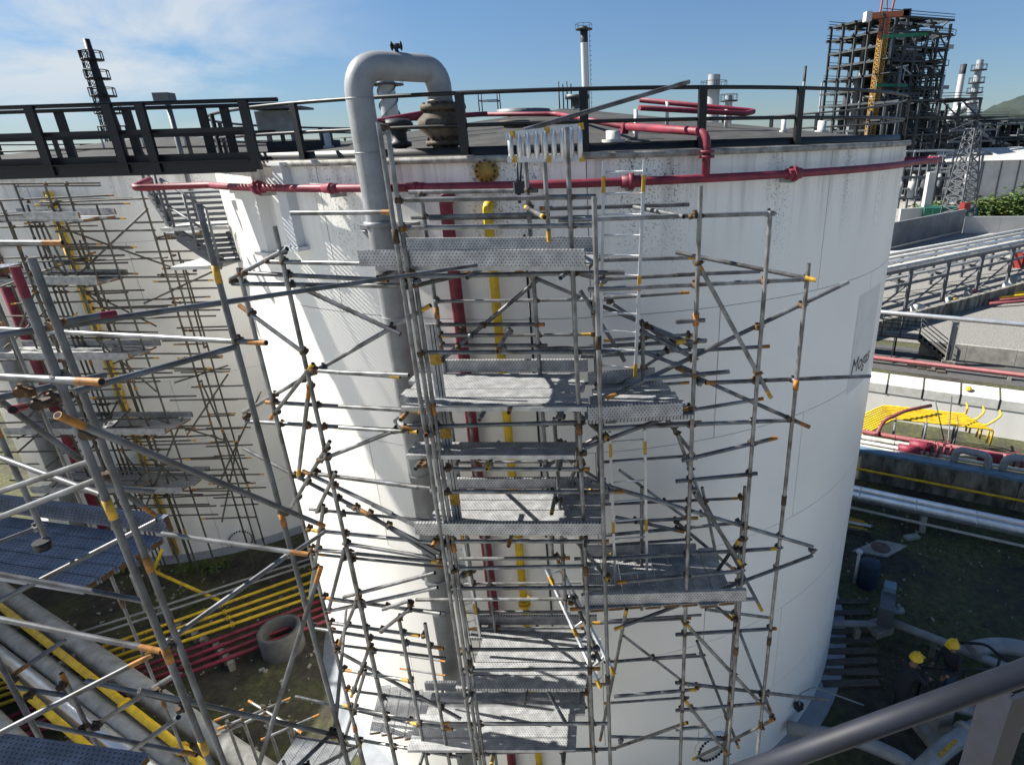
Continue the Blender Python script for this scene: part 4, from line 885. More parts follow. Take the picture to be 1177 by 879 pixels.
# ================================================================ pipes on the ground, left
def ground_pipe(label, x1, y1, x2, y2, z, rad, mt, name='ground_pipe', ext=(0, 0), cat='pipe', group=None, flanges=(), supports=True):
    p, q = onz(x1, y1, z), onz(x2, y2, z); d = (q - p).normalized(); p -= d * ext[0]; q += d * ext[1]
    t = thing(name, label, cat, Vector((p.x, p.y, 0)), group); b = MB(); b.tube(p, q, rad, 18); b.build('pipe', mt, t)
    for f in flanges:
        c_ = p + (q - p) * f; b = MB(); b.tube(c_ - d * .04, c_ - d * .008, rad * 1.35 + .02, 16); b.tube(c_ + d * .008, c_ + d * .04, rad * 1.35 + .02, 16); b.build('flange', mt, t)
    if supports:
        k = 1.2
        while k < (q - p).length:
            c_ = p + d * k; b = MB(); b.box((c_.x, c_.y, (z - rad) / 2), (.14, .3 + rad, z - rad), atan2(d.y, d.x)); b.build('support', concrete, t); k += 4.5
    return t
ground_pipe('widest pale pipe of the thick pipe bundle, outermost beside the dark soil', 7, 684, 297, 884, .75, .25, offw, ext=(5, 5))
ground_pipe('thick pale pipe second in the bundle, beside the long yellow pipe', 20, 738, 182, 862, .7, .19, offw, ext=(6, 5))
ground_pipe('thick bright pipe of the bundle, half in sunlight', -20, 738, 172, 887, .7, .19, silver, ext=(5, 5))
ground_pipe('thick pale pipe innermost in the bundle under the close scaffold', -30, 806, 60, 890, .7, .19, offw, ext=(5, 5))
ground_pipe('long yellow pipe laid between the thick pale pipes', 60, 743, 232, 878, .95, .085, yel_p, ext=(5, 4), flanges=(.55, .7))
ground_pipe('short yellow pipe deeper among the thick pale pipes', 22, 790, 112, 868, .9, .08, yel_p, ext=(3, 3))
for i, (x1, y1, x2, y2) in enumerate(((119, 743, 360, 657), (128, 748, 362, 667), (137, 753, 364, 675), (146, 759, 366, 683))):
    ground_pipe('yellow pipe in a parallel run of four between the tanks', x1, y1, x2, y2, .35, .045, yel_p, ext=(4, 3), group='yellow pipes between the tanks', flanges=(.55,))
for i in range(4):
    ground_pipe('crimson pipe in a parallel run of four between the tanks', 160 + i * 5, 768 + i * 7, 374, 688 + i * 8.5, .32, .055, red_p, ext=(4, 3), group='crimson pipes between the tanks')
for i in range(2):
    ground_pipe('thin pale pipe of a pair running above the yellow pipes', 100 + i * 7, 724 + i * 6, 362, 640 + i * 6, .5, .035, offw, ext=(4, 3), group='thin pale pipe pair')
p = [onz(175, 655, .9), onz(178, 640, 1.4), onz(172, 657, .5), onz(252, 690, .35)]
b = MB(); b.path(bend_path([onz(186, 632, 1.5), onz(176, 656, .5), onz(255, 691, .35)], .15), .05, 12); tag(b.build('bent_pipe', yel_p), 'bent yellow pipe rising beside the deck corner near the shaded tank', 'pipe')
pr = thing('concrete_ring', 'grey concrete well ring with an open top on the dark ground', 'well', onz(327, 745)); c_ = onz(327, 745)
b = MB(); b.lathe([(.44, .1), (.44, .72), (.54, .72), (.54, 0)], c_, 28); b.build('ring', mat('well_concrete', (.11, .11, .105), .9, 0, .15, 4), pr)
b = MB(); b.lathe([(.001, .12), (.44, .12)], c_, 28); b.build('water', black_fill, pr)
# weeds at the foot of the shaded tank
def leaf_clump(name, label, c_, rx, ry, rz, n, size, mts, cat, trunk=None, group=None):
    t = thing(name, label, cat, Vector((c_.x, c_.y, 0)), group); b = MB()
    for i in range(n):
        u, v, w = random.gauss(0, .5), random.gauss(0, .5), random.random()
        k = .55 + .45 * random.random(); a = random.uniform(0, 2 * pi); e = math.acos(random.uniform(-.2, 1)); lump = 1 + .22 * sin(3 * a + c_.x) + .16 * sin(5 * a + 2 * e)
        p = c_ + Vector((rx * k * lump * sin(e) * cos(a), ry * k * lump * sin(e) * sin(a), rz * (.12 + .88 * k * cos(e) * lump if cos(e) > 0 else .15)))
        q = Matrix.Rotation(random.uniform(0, 6.28), 3, 'Z') @ Matrix.Rotation(random.uniform(-1.1, 1.1), 3, 'X'); s = size * random.uniform(.6, 1.4)
        b.add([p + q @ Vector(z) for z in ((-s, 0, 0), (0, -s * .45, 0), (s, 0, s * .25), (0, s * .45, 0))], [(0, 1, 2, 3)], int(random.random() < .3))
    b.build('crown', mts, t)
    if trunk:
        b = MB(); b.path([(c_.x, c_.y, 0), (c_.x + .05, c_.y, rz * .3), (c_.x - .03, c_.y, rz * .6)], [trunk, trunk * .8, trunk * .4], 8); b.build('trunk', bark, t)
    return t
for i, (x, y) in enumerate(((212, 657), (228, 655), (240, 654), (252, 653), (130, 650), (142, 655))):
    leaf_clump('weed', 'small leafy weed growing at the foot of the shaded tank', onz(x, y), .35, .3, .35, 90, .06, [leaf, leaf_y], 'weed', group='weeds by the shaded tank')

# ================================================================ right side: bund, pipes, walls, road
def U(x, y, z=0): return toUV(onz(x, y, z))
def upipe(label, v, u0, u1, z, rad, mt, name='pipeline', group=None, sup=True, bands=0):
    t = thing(name, label, 'pipe', uv(u0, v, 0), group); b = MB(); b.tube(uv(u0, v, z), uv(u1, v, z), rad, 18); b.build('pipe', mt, t)
    u = u0 + 1.1
    while sup and u < u1:
        b = MB(); b.box(uv(u, v, (z - rad) / 2), (.18, .3, z - rad), -radians(28)); b.build('support', conc_l, t); u += 3.7
    for i in range(bands):
        uu = u0 + (u1 - u0) * (i + .5) / bands; b = MB(); b.tube(uv(uu - .015, v, z), uv(uu + .015, v, z), rad + .006, 18); b.build('band', mt, t)
    return t
u_a, v_a = U(985, 566, .75); upipe('upper polished silver pipe of the twin lines across the grass', v_a + .18, -3, 40, .75, .165, silver, bands=24)
upipe('lower polished silver pipe of the twin lines across the grass', v_a - .2, -3, 40, .72, .165, silver, bands=24)
uu, vv = U(1000, 588, .28); upipe('thin white pipe low on the grass before the twin silver pipes', vv, -3, 40, .28, .05, white_p)
# stained concrete bund wall, poured panel by panel, with a blue steel channel on top
_, vw = U(985, 550); HW = 1.2
bw = thing('bund_wall', 'rough stained concrete bund wall topped by a blue steel channel', 'wall', uv(10, vw, 0))
for i in range(16):
    u0 = -4 + i * 2.9; b = MB(); b.box(uv(u0 + 1.44, vw + .12 + random.uniform(-.006, .006), HW / 2), (2.875, .24, HW + random.uniform(-.01, .01)), -radians(28)); b.build('wall_panel', concrete, bw)
b = MB(); b.box(uv(19, vw + .1, HW + .07), (46, .34, .11), -radians(28)); b.build('channel', blue_s, bw)
uy, vy = U(985, 537, .5); upipe('slim yellow pipe clamped along the foot of the stained bund wall', vw - .32, -3, 40, .62, .05, yel_p, sup=False)
for u in (11.2, 17.0, 23): b = MB(); b.box(uv(u, vw - .2, .3), (.28, .4, .62), -radians(28)); tag(b.build('pipe_block', conc_l), 'pale concrete block carrying the slim yellow pipe', 'block', 'blocks under the yellow pipe')
# pipes lying behind the bund wall
rows = ((.46, .065, offw, 'thin pale pipe right behind the bund wall'), (.82, .07, white_p, 'white pipe second behind the bund wall'), (1.25, .10, offw, 'pale pipe third behind the bund wall'), (1.8, .10, pink_p, 'faded red pipe farthest behind the bund wall'))
for dv, rad, mt, lb in rows: upipe(lb, vw + dv, -3, 40, HW + .05, rad, mt, sup=False, bands=30)
def sleeve(label, xa, ya, xb, dv, rad):
    u0, _ = U(xa, ya, HW + .1); L_ = (xb - xa) / 30
    t = thing('valve_set', label, 'valve', uv(u0, vw + dv, HW)); b = MB(); b.tube(uv(u0, vw + dv, HW + .12), uv(u0 + L_, vw + dv, HW + .12), rad, 16); b.build('barrel', red_p, t)
    for k in range(3): b = MB(); uu = u0 + L_ + .12 + k * .22; b.tube(uv(uu, vw + dv, HW + .12), uv(uu + .06, vw + dv, HW + .12), rad * 1.1, 14); b.build('flange', red_p, t)
    b = MB(); b.lathe([(.16, 0), (.17, .03), (.16, .05)], uv(u0 + L_ + .34, vw + dv, HW + .42), 16); b.build('handwheel', red_p, t); b = MB(); b.tube(uv(u0 + L_ + .34, vw + dv, HW + .1), uv(u0 + L_ + .34, vw + dv, HW + .45), .03, 8); b.build('stem', dark_st, t)
sleeve('crimson valve barrel above the pipes, set back from the bund wall', 1045, 508, 1070, 1.25, .2)
sleeve('crimson valve barrel directly behind the blue channel of the bund wall', 1032, 515, 1055, .75, .17)
sleeve('crimson valve barrel beside the second grey pipe arch', 1122, 518, 1146, 1.3, .2)
def gooseneck(label, xa, ya, w, toward):
    u0, v0 = U(xa, ya, HW + .1); t = thing('pipe_arch', label, 'pipe', uv(u0, vw + .45, HW)); b = MB()
    b.path(bend_path([uv(u0, vw + .45, HW - .3), uv(u0, vw + .45, HW + .62), uv(u0 + w, vw + .45 + toward, HW + .62), uv(u0 + w, vw + .45 + toward, HW - .2)], .3, 8), .13, 16); b.build('pipe', grey_p, t)
    for q in (0, w): b = MB(); b.tube(uv(u0 + q, vw + .45 + (toward if q else 0), HW + .0), uv(u0 + q, vw + .45 + (toward if q else 0), HW + .06), .2, 14); b.build('flange', blue_s, t)
gooseneck('grey pipe arch rising over the bund wall between two crimson valves', 1096, 527, 1.05, -.1)
gooseneck('grey pipe arch over the bund wall at the far end of the blue channel', 1150, 530, .95, .3)
# raised yellow pipes stepping over to the white wall
yb_ = thing('yellow_pipe_bundle', 'bundle of raised yellow pipes stepping over the grass to the white wall', 'pipes', onz(1060, 490, 0))
for i in range(9):
    zz = 1.5; k = i * 1.9
    p0, p1, p2 = onz(966, 488 + i * 3.0, .9), onz(1016 + i * 1.5, 466 + k, zz), onz(1110 + i * 4, 476 + k * 1.15, zz)
    pts = [p0, p1, p2]
    if i in (0, 3, 6): e_ = onz(1112 + i * 6.5, 469 + i * 1.5, zz + .45); pts += [e_, e_ + AV * .6]
    else: pts += [p2 - Vector((0, 0, .7))]
    b = MB(); b.path(bend_path(pts, .18), .042, 10); b.build('pipe', yel_p, yb_)
for x in (1030, 1065, 1100):
    b = MB(); p = onz(x, 478, 1.5); 
    b.tube((p.x, p.y, 0), (p.x, p.y, 1.5), .05, 8); q = p + AV * -.9; b.tube((q.x, q.y, 0), (q.x, q.y, 1.5), .05, 8); b.tube(p, q, .04, 8); b.build('stand', steel_g, yb_)
pe = thing('bent_red_pipe', 'faded red pipe bending up from the pipe bank toward the yellow bundle', 'pipe', onz(1015, 492, 0)); b = MB()
b.path(bend_path([uv(U(1008, 496, 1.2)[0], vw + 1.6, HW + .1), onz(1016, 483, 1.6), onz(1040, 472, 1.9), onz(1070, 466, 1.9)], .3), .075, 14); b.build('pipe', pink_p, pe)
for (x, y, x2, y2) in ((1075, 460, 1085, 505), (1094, 455, 1088, 530)):
    b = MB(); b.tube(onz(x, y, 2.6), onz(x2, y2, .8), .025, 8); tag(b.build('loose_tube', steel_g), 'thin steel tube leaning among the pipes behind the bund wall', 'tube', 'leaning tubes')
# white bund wall with cap blocks
_, vq = U(1165, 505); hq = 1.75
ww = thing('white_wall', 'white painted bund wall capped by folded panels with dark joints', 'wall', uv(20, vq, 0))
for i in range(26):
    u0 = -6 + i * 1.5; b = MB(); b.box(uv(u0 + .75, vq + .15, hq / 2), (1.494, .3, hq), -radians(28)); b.build('wall_panel', tank_w, ww)
    b = MB(); A0 = [uv(u0 + .045, vq - .03, hq - .42), uv(u0 + 1.455, vq - .03, hq - .42), uv(u0 + 1.455, vq - .03, hq + .02), uv(u0 + .045, vq - .03, hq + .02), uv(u0 + .045, vq + .75, hq + .30), uv(u0 + 1.455, vq + .75, hq + .30)]
    B0 = [p + Vector((0, 0, -.0)) + AV * .025 for p in A0[:4]] + [p - Vector((0, 0, .03)) for p in A0[4:]]
    b.add(A0 + B0, [(0, 1, 2, 3), (3, 2, 5, 4), (7, 6, 0 + 6, 7)[:3] and (6, 7, 1, 0)[:4] and (0, 6, 7, 1), (1, 7, 8, 2), (2, 8, 11, 5), (0, 3, 9, 6), (3, 4, 10, 9), (4, 5, 11, 10)]); b.build('cap_panel', white_p, ww)
    if i: b = MB(); b.box(uv(u0, vq - .01, hq - .2), (.07, .05, .5), -radians(28)); b.build('joint_strip', dark_st, ww)
p = onz(1112, 441, hq + .4); b = MB(); b.lathe([(.001, .16), (.1, .13), (.15, 0)], uv(U(1112, 441, hq + .2)[0], vq + .3, hq + .2), 14); tag(b.build('hard_hat', helmet_y), 'yellow hard hat left on top of the white wall', 'hard hat')
# road edge, faded red pipe, low wall, gravel
_, vp_ = U(1090, 421, .35); upipe('faded red pipe on low blocks along the far road edge', vp_, -10, 70, .35, .13, pink_p)
_, vl = U(1165, 436) ; _, vl = U(1120, 422)
lw = thing('low_wall', 'low bare concrete wall between the road and the gravel', 'wall', uv(20, vl + 1.2, 0)); hl = .95
for i in range(24): b = MB(); b.box(uv(1.4 + i * 2.5 + 1.24, vl + 1.2, hl / 2), (2.48, .25, hl), -radians(28)); b.build('wall_panel', conc_l, lw)
# raised silver line on a steel column
_, vc = U(1092, 418, .0); cl = thing('pipe_stanchion', 'grey steel column on a block carrying a long raised silver pipe', 'column', onz(1090, 419)); cb_ = onz(1089, 419); zc_ = atD(1097, 366, hypot(cb_.x, cb_.y)).z
for s in (-1, 1): b = MB(); b.box(cb_ + AX * (.17 * s) + Vector((0, 0, zc_ / 2 - .1)), (.03, .34, zc_ - .2), -radians(28)); b.build('flange_plate', grey_p, cl)
b = MB(); b.box(cb_ + Vector((0, 0, zc_ / 2 - .1)), (.32, .03, zc_ - .2), -radians(28)); b.build('web_plate', grey_p, cl)
b = MB(); b.box(cb_ + Vector((0, 0, .15)), (.7, .7, .3), -radians(28)); b.build('base_block', concrete, cl)
b = MB(); b.tube(cb_ - AX * 30 + Vector((0, 0, zc_)), cb_ + AX * 40 + Vector((0, 0, zc_)), .14, 16); b.build('raised_pipe', silver, cl)
# black crossover stair
cs = thing('crossover_stair', 'black steel crossover platform with railings and steps over the low wall', 'stair', onz(1050, 415)); cc = onz(1043, 416); u_, v_ = toUV(cc)
def cpt(du, dv, z): return uv(u_ + du, v_ + dv, z)
b = MB(); b.box(cpt(-2.2, .9, 1.35), (5.2, 1.0, .12), -radians(28)); b.build('platform', black_p, cs)
for sgn, u1 in ((1, .4),):
    for dv in (.4, 1.4): b = MB(); b.bar(cpt(.4, dv, 1.35), cpt(2.0, dv, .1), .06, .2); b.build('stringer', black_p, cs)
    for k in range(6): b = MB(); b.box(cpt(.55 + .27 * k, .9, 1.2 - .21 * k), (.26, 1.0, .04), -radians(28)); b.build('step', black_p, cs)
for dv in (.4, 1.4): b = MB(); b.bar(cpt(-.9, dv - 1.0, .1), cpt(-.9, dv - .02, 1.3), .06, .15); b.build('stringer', black_p, cs)
for dv in (.4, 1.4):
    for h in (.55, 1.05): b = MB(); b.tube(cpt(-4.8, dv, 1.35 + h), cpt(.4, dv, 1.35 + h), .03, 8); b.tube(cpt(.4, dv, 1.35 + h), cpt(2.1, dv, .1 + h), .03, 8); b.build('rail', black_p, cs)
    for k in range(7): b = MB(); z = 1.35 if k < 6 else .1; uu = -4.8 + k * 1.04 if k < 6 else 2.1; b.tube(cpt(uu, dv, z), cpt(uu, dv, z + 1.05), .03, 8); b.build('post', black_p, cs)
for k in range(3): b = MB(); b.box(cpt(-4 + 1.6 * k, .9, .65), (.1, .1, 1.3), -radians(28)); b.build('leg', black_p, cs)
for k in range(4): b = MB(); b.box(cpt(.2 + .5 * k, -.6 - .1 * k, .06), (.45, .9, .1), -radians(20)); tag(b.build('timber_sleeper', wood), 'weathered timber sleeper lying by the black crossover stair', 'timber', 'sleepers by the crossover')
# far bund wall and pipe rack running away to the upper right
pw0, pw1 = onz(1008, 385), onz(1177, 337); dw = (pw1 - pw0).normalized(); nw = Vector((-dw.y, dw.x, 0)); rzw = atan2(dw.y, dw.x)
fw_ = thing('kerb_wall', 'dark weathered concrete wall along the far side of the gravel', 'wall', pw0)
for i in range(34): c_ = pw0 - dw * 10 + dw * (2.5 * i + 1.25); b = MB(); b.box(c_ + Vector((0, 0, .5)), (2.48, .3, 1.0), rzw); b.build('wall_panel', concrete, fw_)
rk = thing('pipe_rack', 'low steel truss pipe rack loaded with silver pipes beyond the gravel', 'pipe rack', pw0 + nw * 4)
for k in range(14):
    c_ = pw0 - dw * 8 + dw * 5 * k + nw * 2.5
    for s in (0, 4.0):
        b = MB(); b.bar(c_ + nw * s, c_ + nw * s + Vector((0, 0, 3.3)), .22, .22); b.build('column', steel_g, rk)
        b = MB(); b.bar(c_ + nw * s + Vector((0, 0, .2)), c_ + nw * s + dw * 5 + Vector((0, 0, 2.2)), .1, .1); b.build('brace', steel_g, rk)
    for z in (2.2, 3.3): b = MB(); b.bar(c_ + Vector((0, 0, z)), c_ + nw * 4 + Vector((0, 0, z)), .18, .2); b.build('cross_beam', steel_g, rk)
for s in (0, 4.0):
    for z in (2.2, 3.35): b = MB(); b.bar(pw0 - dw * 8 + nw * (2.5 + s) + Vector((0, 0, z)), pw0 + dw * 57 + nw * (2.5 + s) + Vector((0, 0, z)), .16, .2); b.build('girder', steel_g, rk)
for k in range(7):
    b = MB(); s = 2.9 + .55 * k; z = 2.5 if k % 2 else 3.6; b.tube(pw0 - dw * 8 + nw * s + Vector((0, 0, z)), pw0 + dw * 57 + nw * s + Vector((0, 0, z)), random.choice((.1, .14, .18)), 10); b.build('pipe', random.choice((silver, white_p, far_gr)), rk)
for k in range(9):
    c_ = pw0 + dw * (1.5 + 4.2 * k + random.uniform(-.8, .8)) + nw * random.uniform(1.0, 2.2); t = thing('pump_set', 'white and grey pump fittings on the ground under the pipe rack', 'pump', c_, 'pumps under the rack')
    b = MB(); b.lathe([(.001, .9), (.28, .85), (.32, .2), (.4, 0)], c_, 12); b.build('casing', random.choice((white_p, grey_p)), t)
    b = MB(); b.tube(c_ + Vector((0, 0, .5)), c_ + dw * 1.1 + Vector((0, 0, .5)), .2, 12); b.build('motor', random.choice((white_p, yel_p, red_p, dark_st)), t)
upx = thing('yellow_pipes', 'yellow and red pipes laid on the gravel by the kerb wall', 'pipes', onz(1160, 345))
for k in range(4): b = MB(); p, q = onz(1137, 340 + 3 * k, .3), onz(1210, 332 + 4 * k, .3); b.tube(p, q, .12, 10); b.build('pipe', (yel_p, yel_p, pink_p, pink_p)[k], upx)
b = MB(); b.box(onz(1174, 299, .7), (1.6, 1.2, 1.4), .4); tag(b.build('red_cabinet', red_box), 'red steel cabinet beyond the pipe rack', 'cabinet')
# ---- shade side ground clutter by the tank
for i, (y, xr_, l_) in enumerate(((693, 998, 1.0), (706, 1000, 1.05), (727, 1004, 1.2), (738, 1006, 1.3), (750, 1008, 1.4), (762, 1009, 1.45), (774, 1010, 1.45), (787, 1011, 1.4))):
    p = onz(xr_, y); o_ = MB(); c_ = p + Vector((-l_ / 2, .05, .03)); o_.box(c_, (l_, .2, .05), .03 * (i % 3 - 1)); tag(o_.build('ground_plank', wood), 'weathered plank laid as a step on the ground along the tank foot', 'plank', 'planks along the tank foot')
va = thing('valve_actuator', 'grey box valve actuator on a concrete block beside the tank foot', 'valve', onz(1010, 735)); c_ = onz(1012, 728)
b = MB(); b.box(c_ + Vector((0, .1, .12)), (.55, .45, .24), .3); b.build('base_block', conc_l, va)
b = MB(); b.box(c_ + Vector((.12, .15, .72)), (.36, .8, .62), -.5); b.build('housing', steel_g, va)
b = MB(); b.box(c_ + Vector((.35, .55, 1.1)), (.3, .3, .2), -.5); b.build('top_box', blue_s, va)
b = MB(); b.tube(c_ + Vector((.3, .4, .4)), c_ + Vector((.75, .4, .4)), .1, 12); b.tube(c_ + Vector((.6, .4, .3)), c_ + Vector((.6, .4, .62)), .05, 8); b.build('gear', grey_p, va)
ground_pipe('grey pipe running from the valve actuator past the workers', 1018, 712, 1092, 741, .45, .11, grey_p, ext=(0, 1.6))
ground_pipe('grey pipe crossing the plank steps into the tank', 950, 716, 1006, 717, .4, .09, grey_p, ext=(.4, .1))
bd = thing('blue_drum', 'blue plastic drum standing beside a white standpipe in the shade', 'drum', onz(996, 672)); c_ = onz(996, 672)
b = MB(); b.lathe([(.001, .85), (.26, .85), (.29, .8), (.27, .55), (.29, .5), (.27, .28), (.29, .1), (.27, 0)], c_, 18); b.build('barrel', blue_d, bd)
b = MB(); b.tube(c_ + Vector((-.33, .1, 0)), c_ + Vector((-.33, .1, 1.15)), .045, 10); b.tube(c_ + Vector((-.33, .1, 1.12)), c_ + Vector((-.33, .1, 1.2)), .09, 10); tag(b.build('standpipe', white_p), 'slim white standpipe with dark cap beside the blue drum', 'pipe')
b = MB(); pp = [onz(979, 634), onz(1010, 621), onz(1043, 628), onz(1019, 641)]
rim = [pp[0] * .7 + pp[1] * .3, pp[1] * .95 + pp[0] * .05, pp[1] * .7 + pp[2] * .3, pp[2], pp[2] * .4 + pp[3] * .6, pp[3], pp[0]]
b.add([p + Vector((0, 0, z)) for z in (.006, .05) for p in rim], [tuple(range(7, 14))] + [(i, (i + 1) % 7, 7 + (i + 1) % 7, 7 + i) for i in range(7)]); pad = thing('concrete_pad', 'pale concrete pad with a round rusty cover set in the grass', 'pad', onz(1012, 631)); b.build('slab', conc_l, pad)
b = MB(); b.lathe([(.001, .065), (.3, .065), (.3, .04)], onz(1012, 630.5), 24); b.build('cover', mat('rust_cover', (.17, .11, .095), .85, 0, .2, 8), pad)
for k in range(7):
    b = MB(); p, q = onz(972, 594 + k * 2.6, .05 + .05 * (k % 3)), onz(993 + (k % 3) * 4, 600 + k * 2.3, .05 + .05 * (k % 3)); b.bar(p, q, .09, .05); tag(b.build('timber_batten', random.choice((white_p, paint_y, wood, white_p))), 'short painted batten in the pile on the grass behind the tank', 'batten', 'battens in the pile')
b = MB(); b.box(onz(1048, 617, .05), (.5, .22, .1), .2); tag(b.build('flat_stone', conc_l), 'flat pale stone lying in the sunlit grass', 'stone')
# pipes at the lower right
def bent(label, pts, rad, mt=grey_p, fl=()):
    t = thing('process_pipe', label, 'pipe', Vector((pts[0].x, pts[0].y, 0))); b = MB(); b.path(bend_path(pts, .5, 8), rad, 18); b.build('pipe', mt, t)
    for k in fl: d = (pts[k + 1] - pts[k]).normalized(); c_ = (pts[k] + pts[k + 1]) / 2; b = MB(); b.tube(c_ - d * .05, c_ + d * .05, rad * 1.4, 16); b.build('flange', mt, t)
    return t
bent('grey pipe bending out from under the stair handrail toward the tank', [onz(905, 836, .5), onz(990, 850, .5), onz(1048, 878, .5), onz(1060, 905, .5)], .15)
lt = bent('grey pipe with a yellow printed label below the stair handrail', [onz(1045, 898, .6), onz(1090, 855, .6), onz(1130, 832, .6), onz(1190, 800, .6)], .19, fl=(1,))
b = MB(); p, q = onz(1079, 869, .82), onz(1099, 850, .82); b.bar(p, q, .09, .006); b.build('label_strip', paint_y, lt)
bent('pale grey pipe curving over the ground behind the workers', [onz(1115, 747, .6), onz(1140, 741, .6), onz(1177, 744, .6), onz(1220, 765, .6)], .2)
bent('grey pipe crossing between the concrete post and the red handwheel', [onz(1085, 808, .7), onz(1140, 824, .7), onz(1190, 838, .7)], .13)
cp_ = thing('concrete_plinth', 'stepped concrete plinth under the pipe by the red handwheel', 'plinth', onz(1070, 845)); c_ = onz(1073, 842); b = MB(); b.box(c_ + Vector((0, 0, .12)), (.75, .6, .24), .2); b.build('foot', conc_l, cp_); b = MB(); b.box(c_ + Vector((.05, 0, .52)), (.35, .35, .56), .2); b.build('column', conc_l, cp_)
hw = thing('handwheel', 'red spoked valve handwheel near the workers', 'handwheel', onz(1131, 806)); c_ = onz(1131, 806, 1.0); b = MB(); b.path([c_ + Vector((.25 * cos(i * pi / 12), .25 * sin(i * pi / 12), 0)) for i in range(24)], .02, 8, closed=True); b.build('rim', mat('wheel_red', (.4, .05, .09), .5), hw)
for i in range(5): b = MB(); b.tube(c_, c_ + Vector((.25 * cos(i * 1.2566), .25 * sin(i * 1.2566), 0)), .014, 6); b.build('spoke', MATS['wheel_red'], hw)
b = MB(); b.tube(c_ - Vector((0, 0, 1)), c_, .035, 8); b.build('stem', dark_st, hw)
br = thing('ground_rail', 'black pipe handrail round the pit where the two workers stand', 'railing', onz(1100, 790)); q = [onz(1094, 737, 1.1), onz(1135, 740, 1.1), onz(1150, 755, 1.1), onz(1185, 766, 1.1)]
b = MB(); b.path(bend_path(q, .2), .035, 10); b.build('rail', black_p, br)
b = MB(); b.path([onz(1060, 766, 1.0), onz(1110, 770, 1.0), onz(1150, 768, 1.0)], .028, 8); b.build('rail', black_p, br)
for p in (q[0], q[2], onz(1062, 766, 1.0), onz(1110, 770, 1.0)): b = MB(); b.tube((p.x, p.y, 0), p, .03, 8); b.build('post', black_p, br)
gt = thing('bent_tube', 'thin grey bent tube sticking out of the tank foot', 'tube', onz(940, 800)); b = MB(); b.path(bend_path([cyl(919, 812, R + .15), cyl(919, 797, R + .15), onz(935, 789, 1.0), onz(993, 810, .7)], .1), .018, 8); b.build('tube', grey_p, gt); b = MB(); c_ = cyl(918, 811, R + .12); b.box(c_, (.16, .14, .16), .5); b.build('cock', dark_st, gt)

# ---------------------------------------------------------------- stair handrail beside the camera
sr = thing('stair_handrail', 'thick blue-grey stair handrail with an angle post in the close foreground', 'handrail', (1.0, 1.2, 9))
def pd(x, y, dep): d = ray(x, y); return EYE + d * dep
b = MB(); b.tube(pd(1260, 742, 1.28), pd(760, 922, 1.55), .0265, 24); b.build('rail', mat('blue_grey_rail', (.012, .015, .027), .6, 0, .1, 14, (.007, .009, .014)), sr)
pt_ = pd(1176, 806, 1.42); b = MB(); b.box(pt_ + Vector((.01, .02, -.55)), (.075, .012, 1.1), .3); b.box(pt_ + Vector((-.024, .05, -.55)), (.012, .07, 1.1), .3); b.build('angle_post', MATS['blue_grey_rail'], sr)

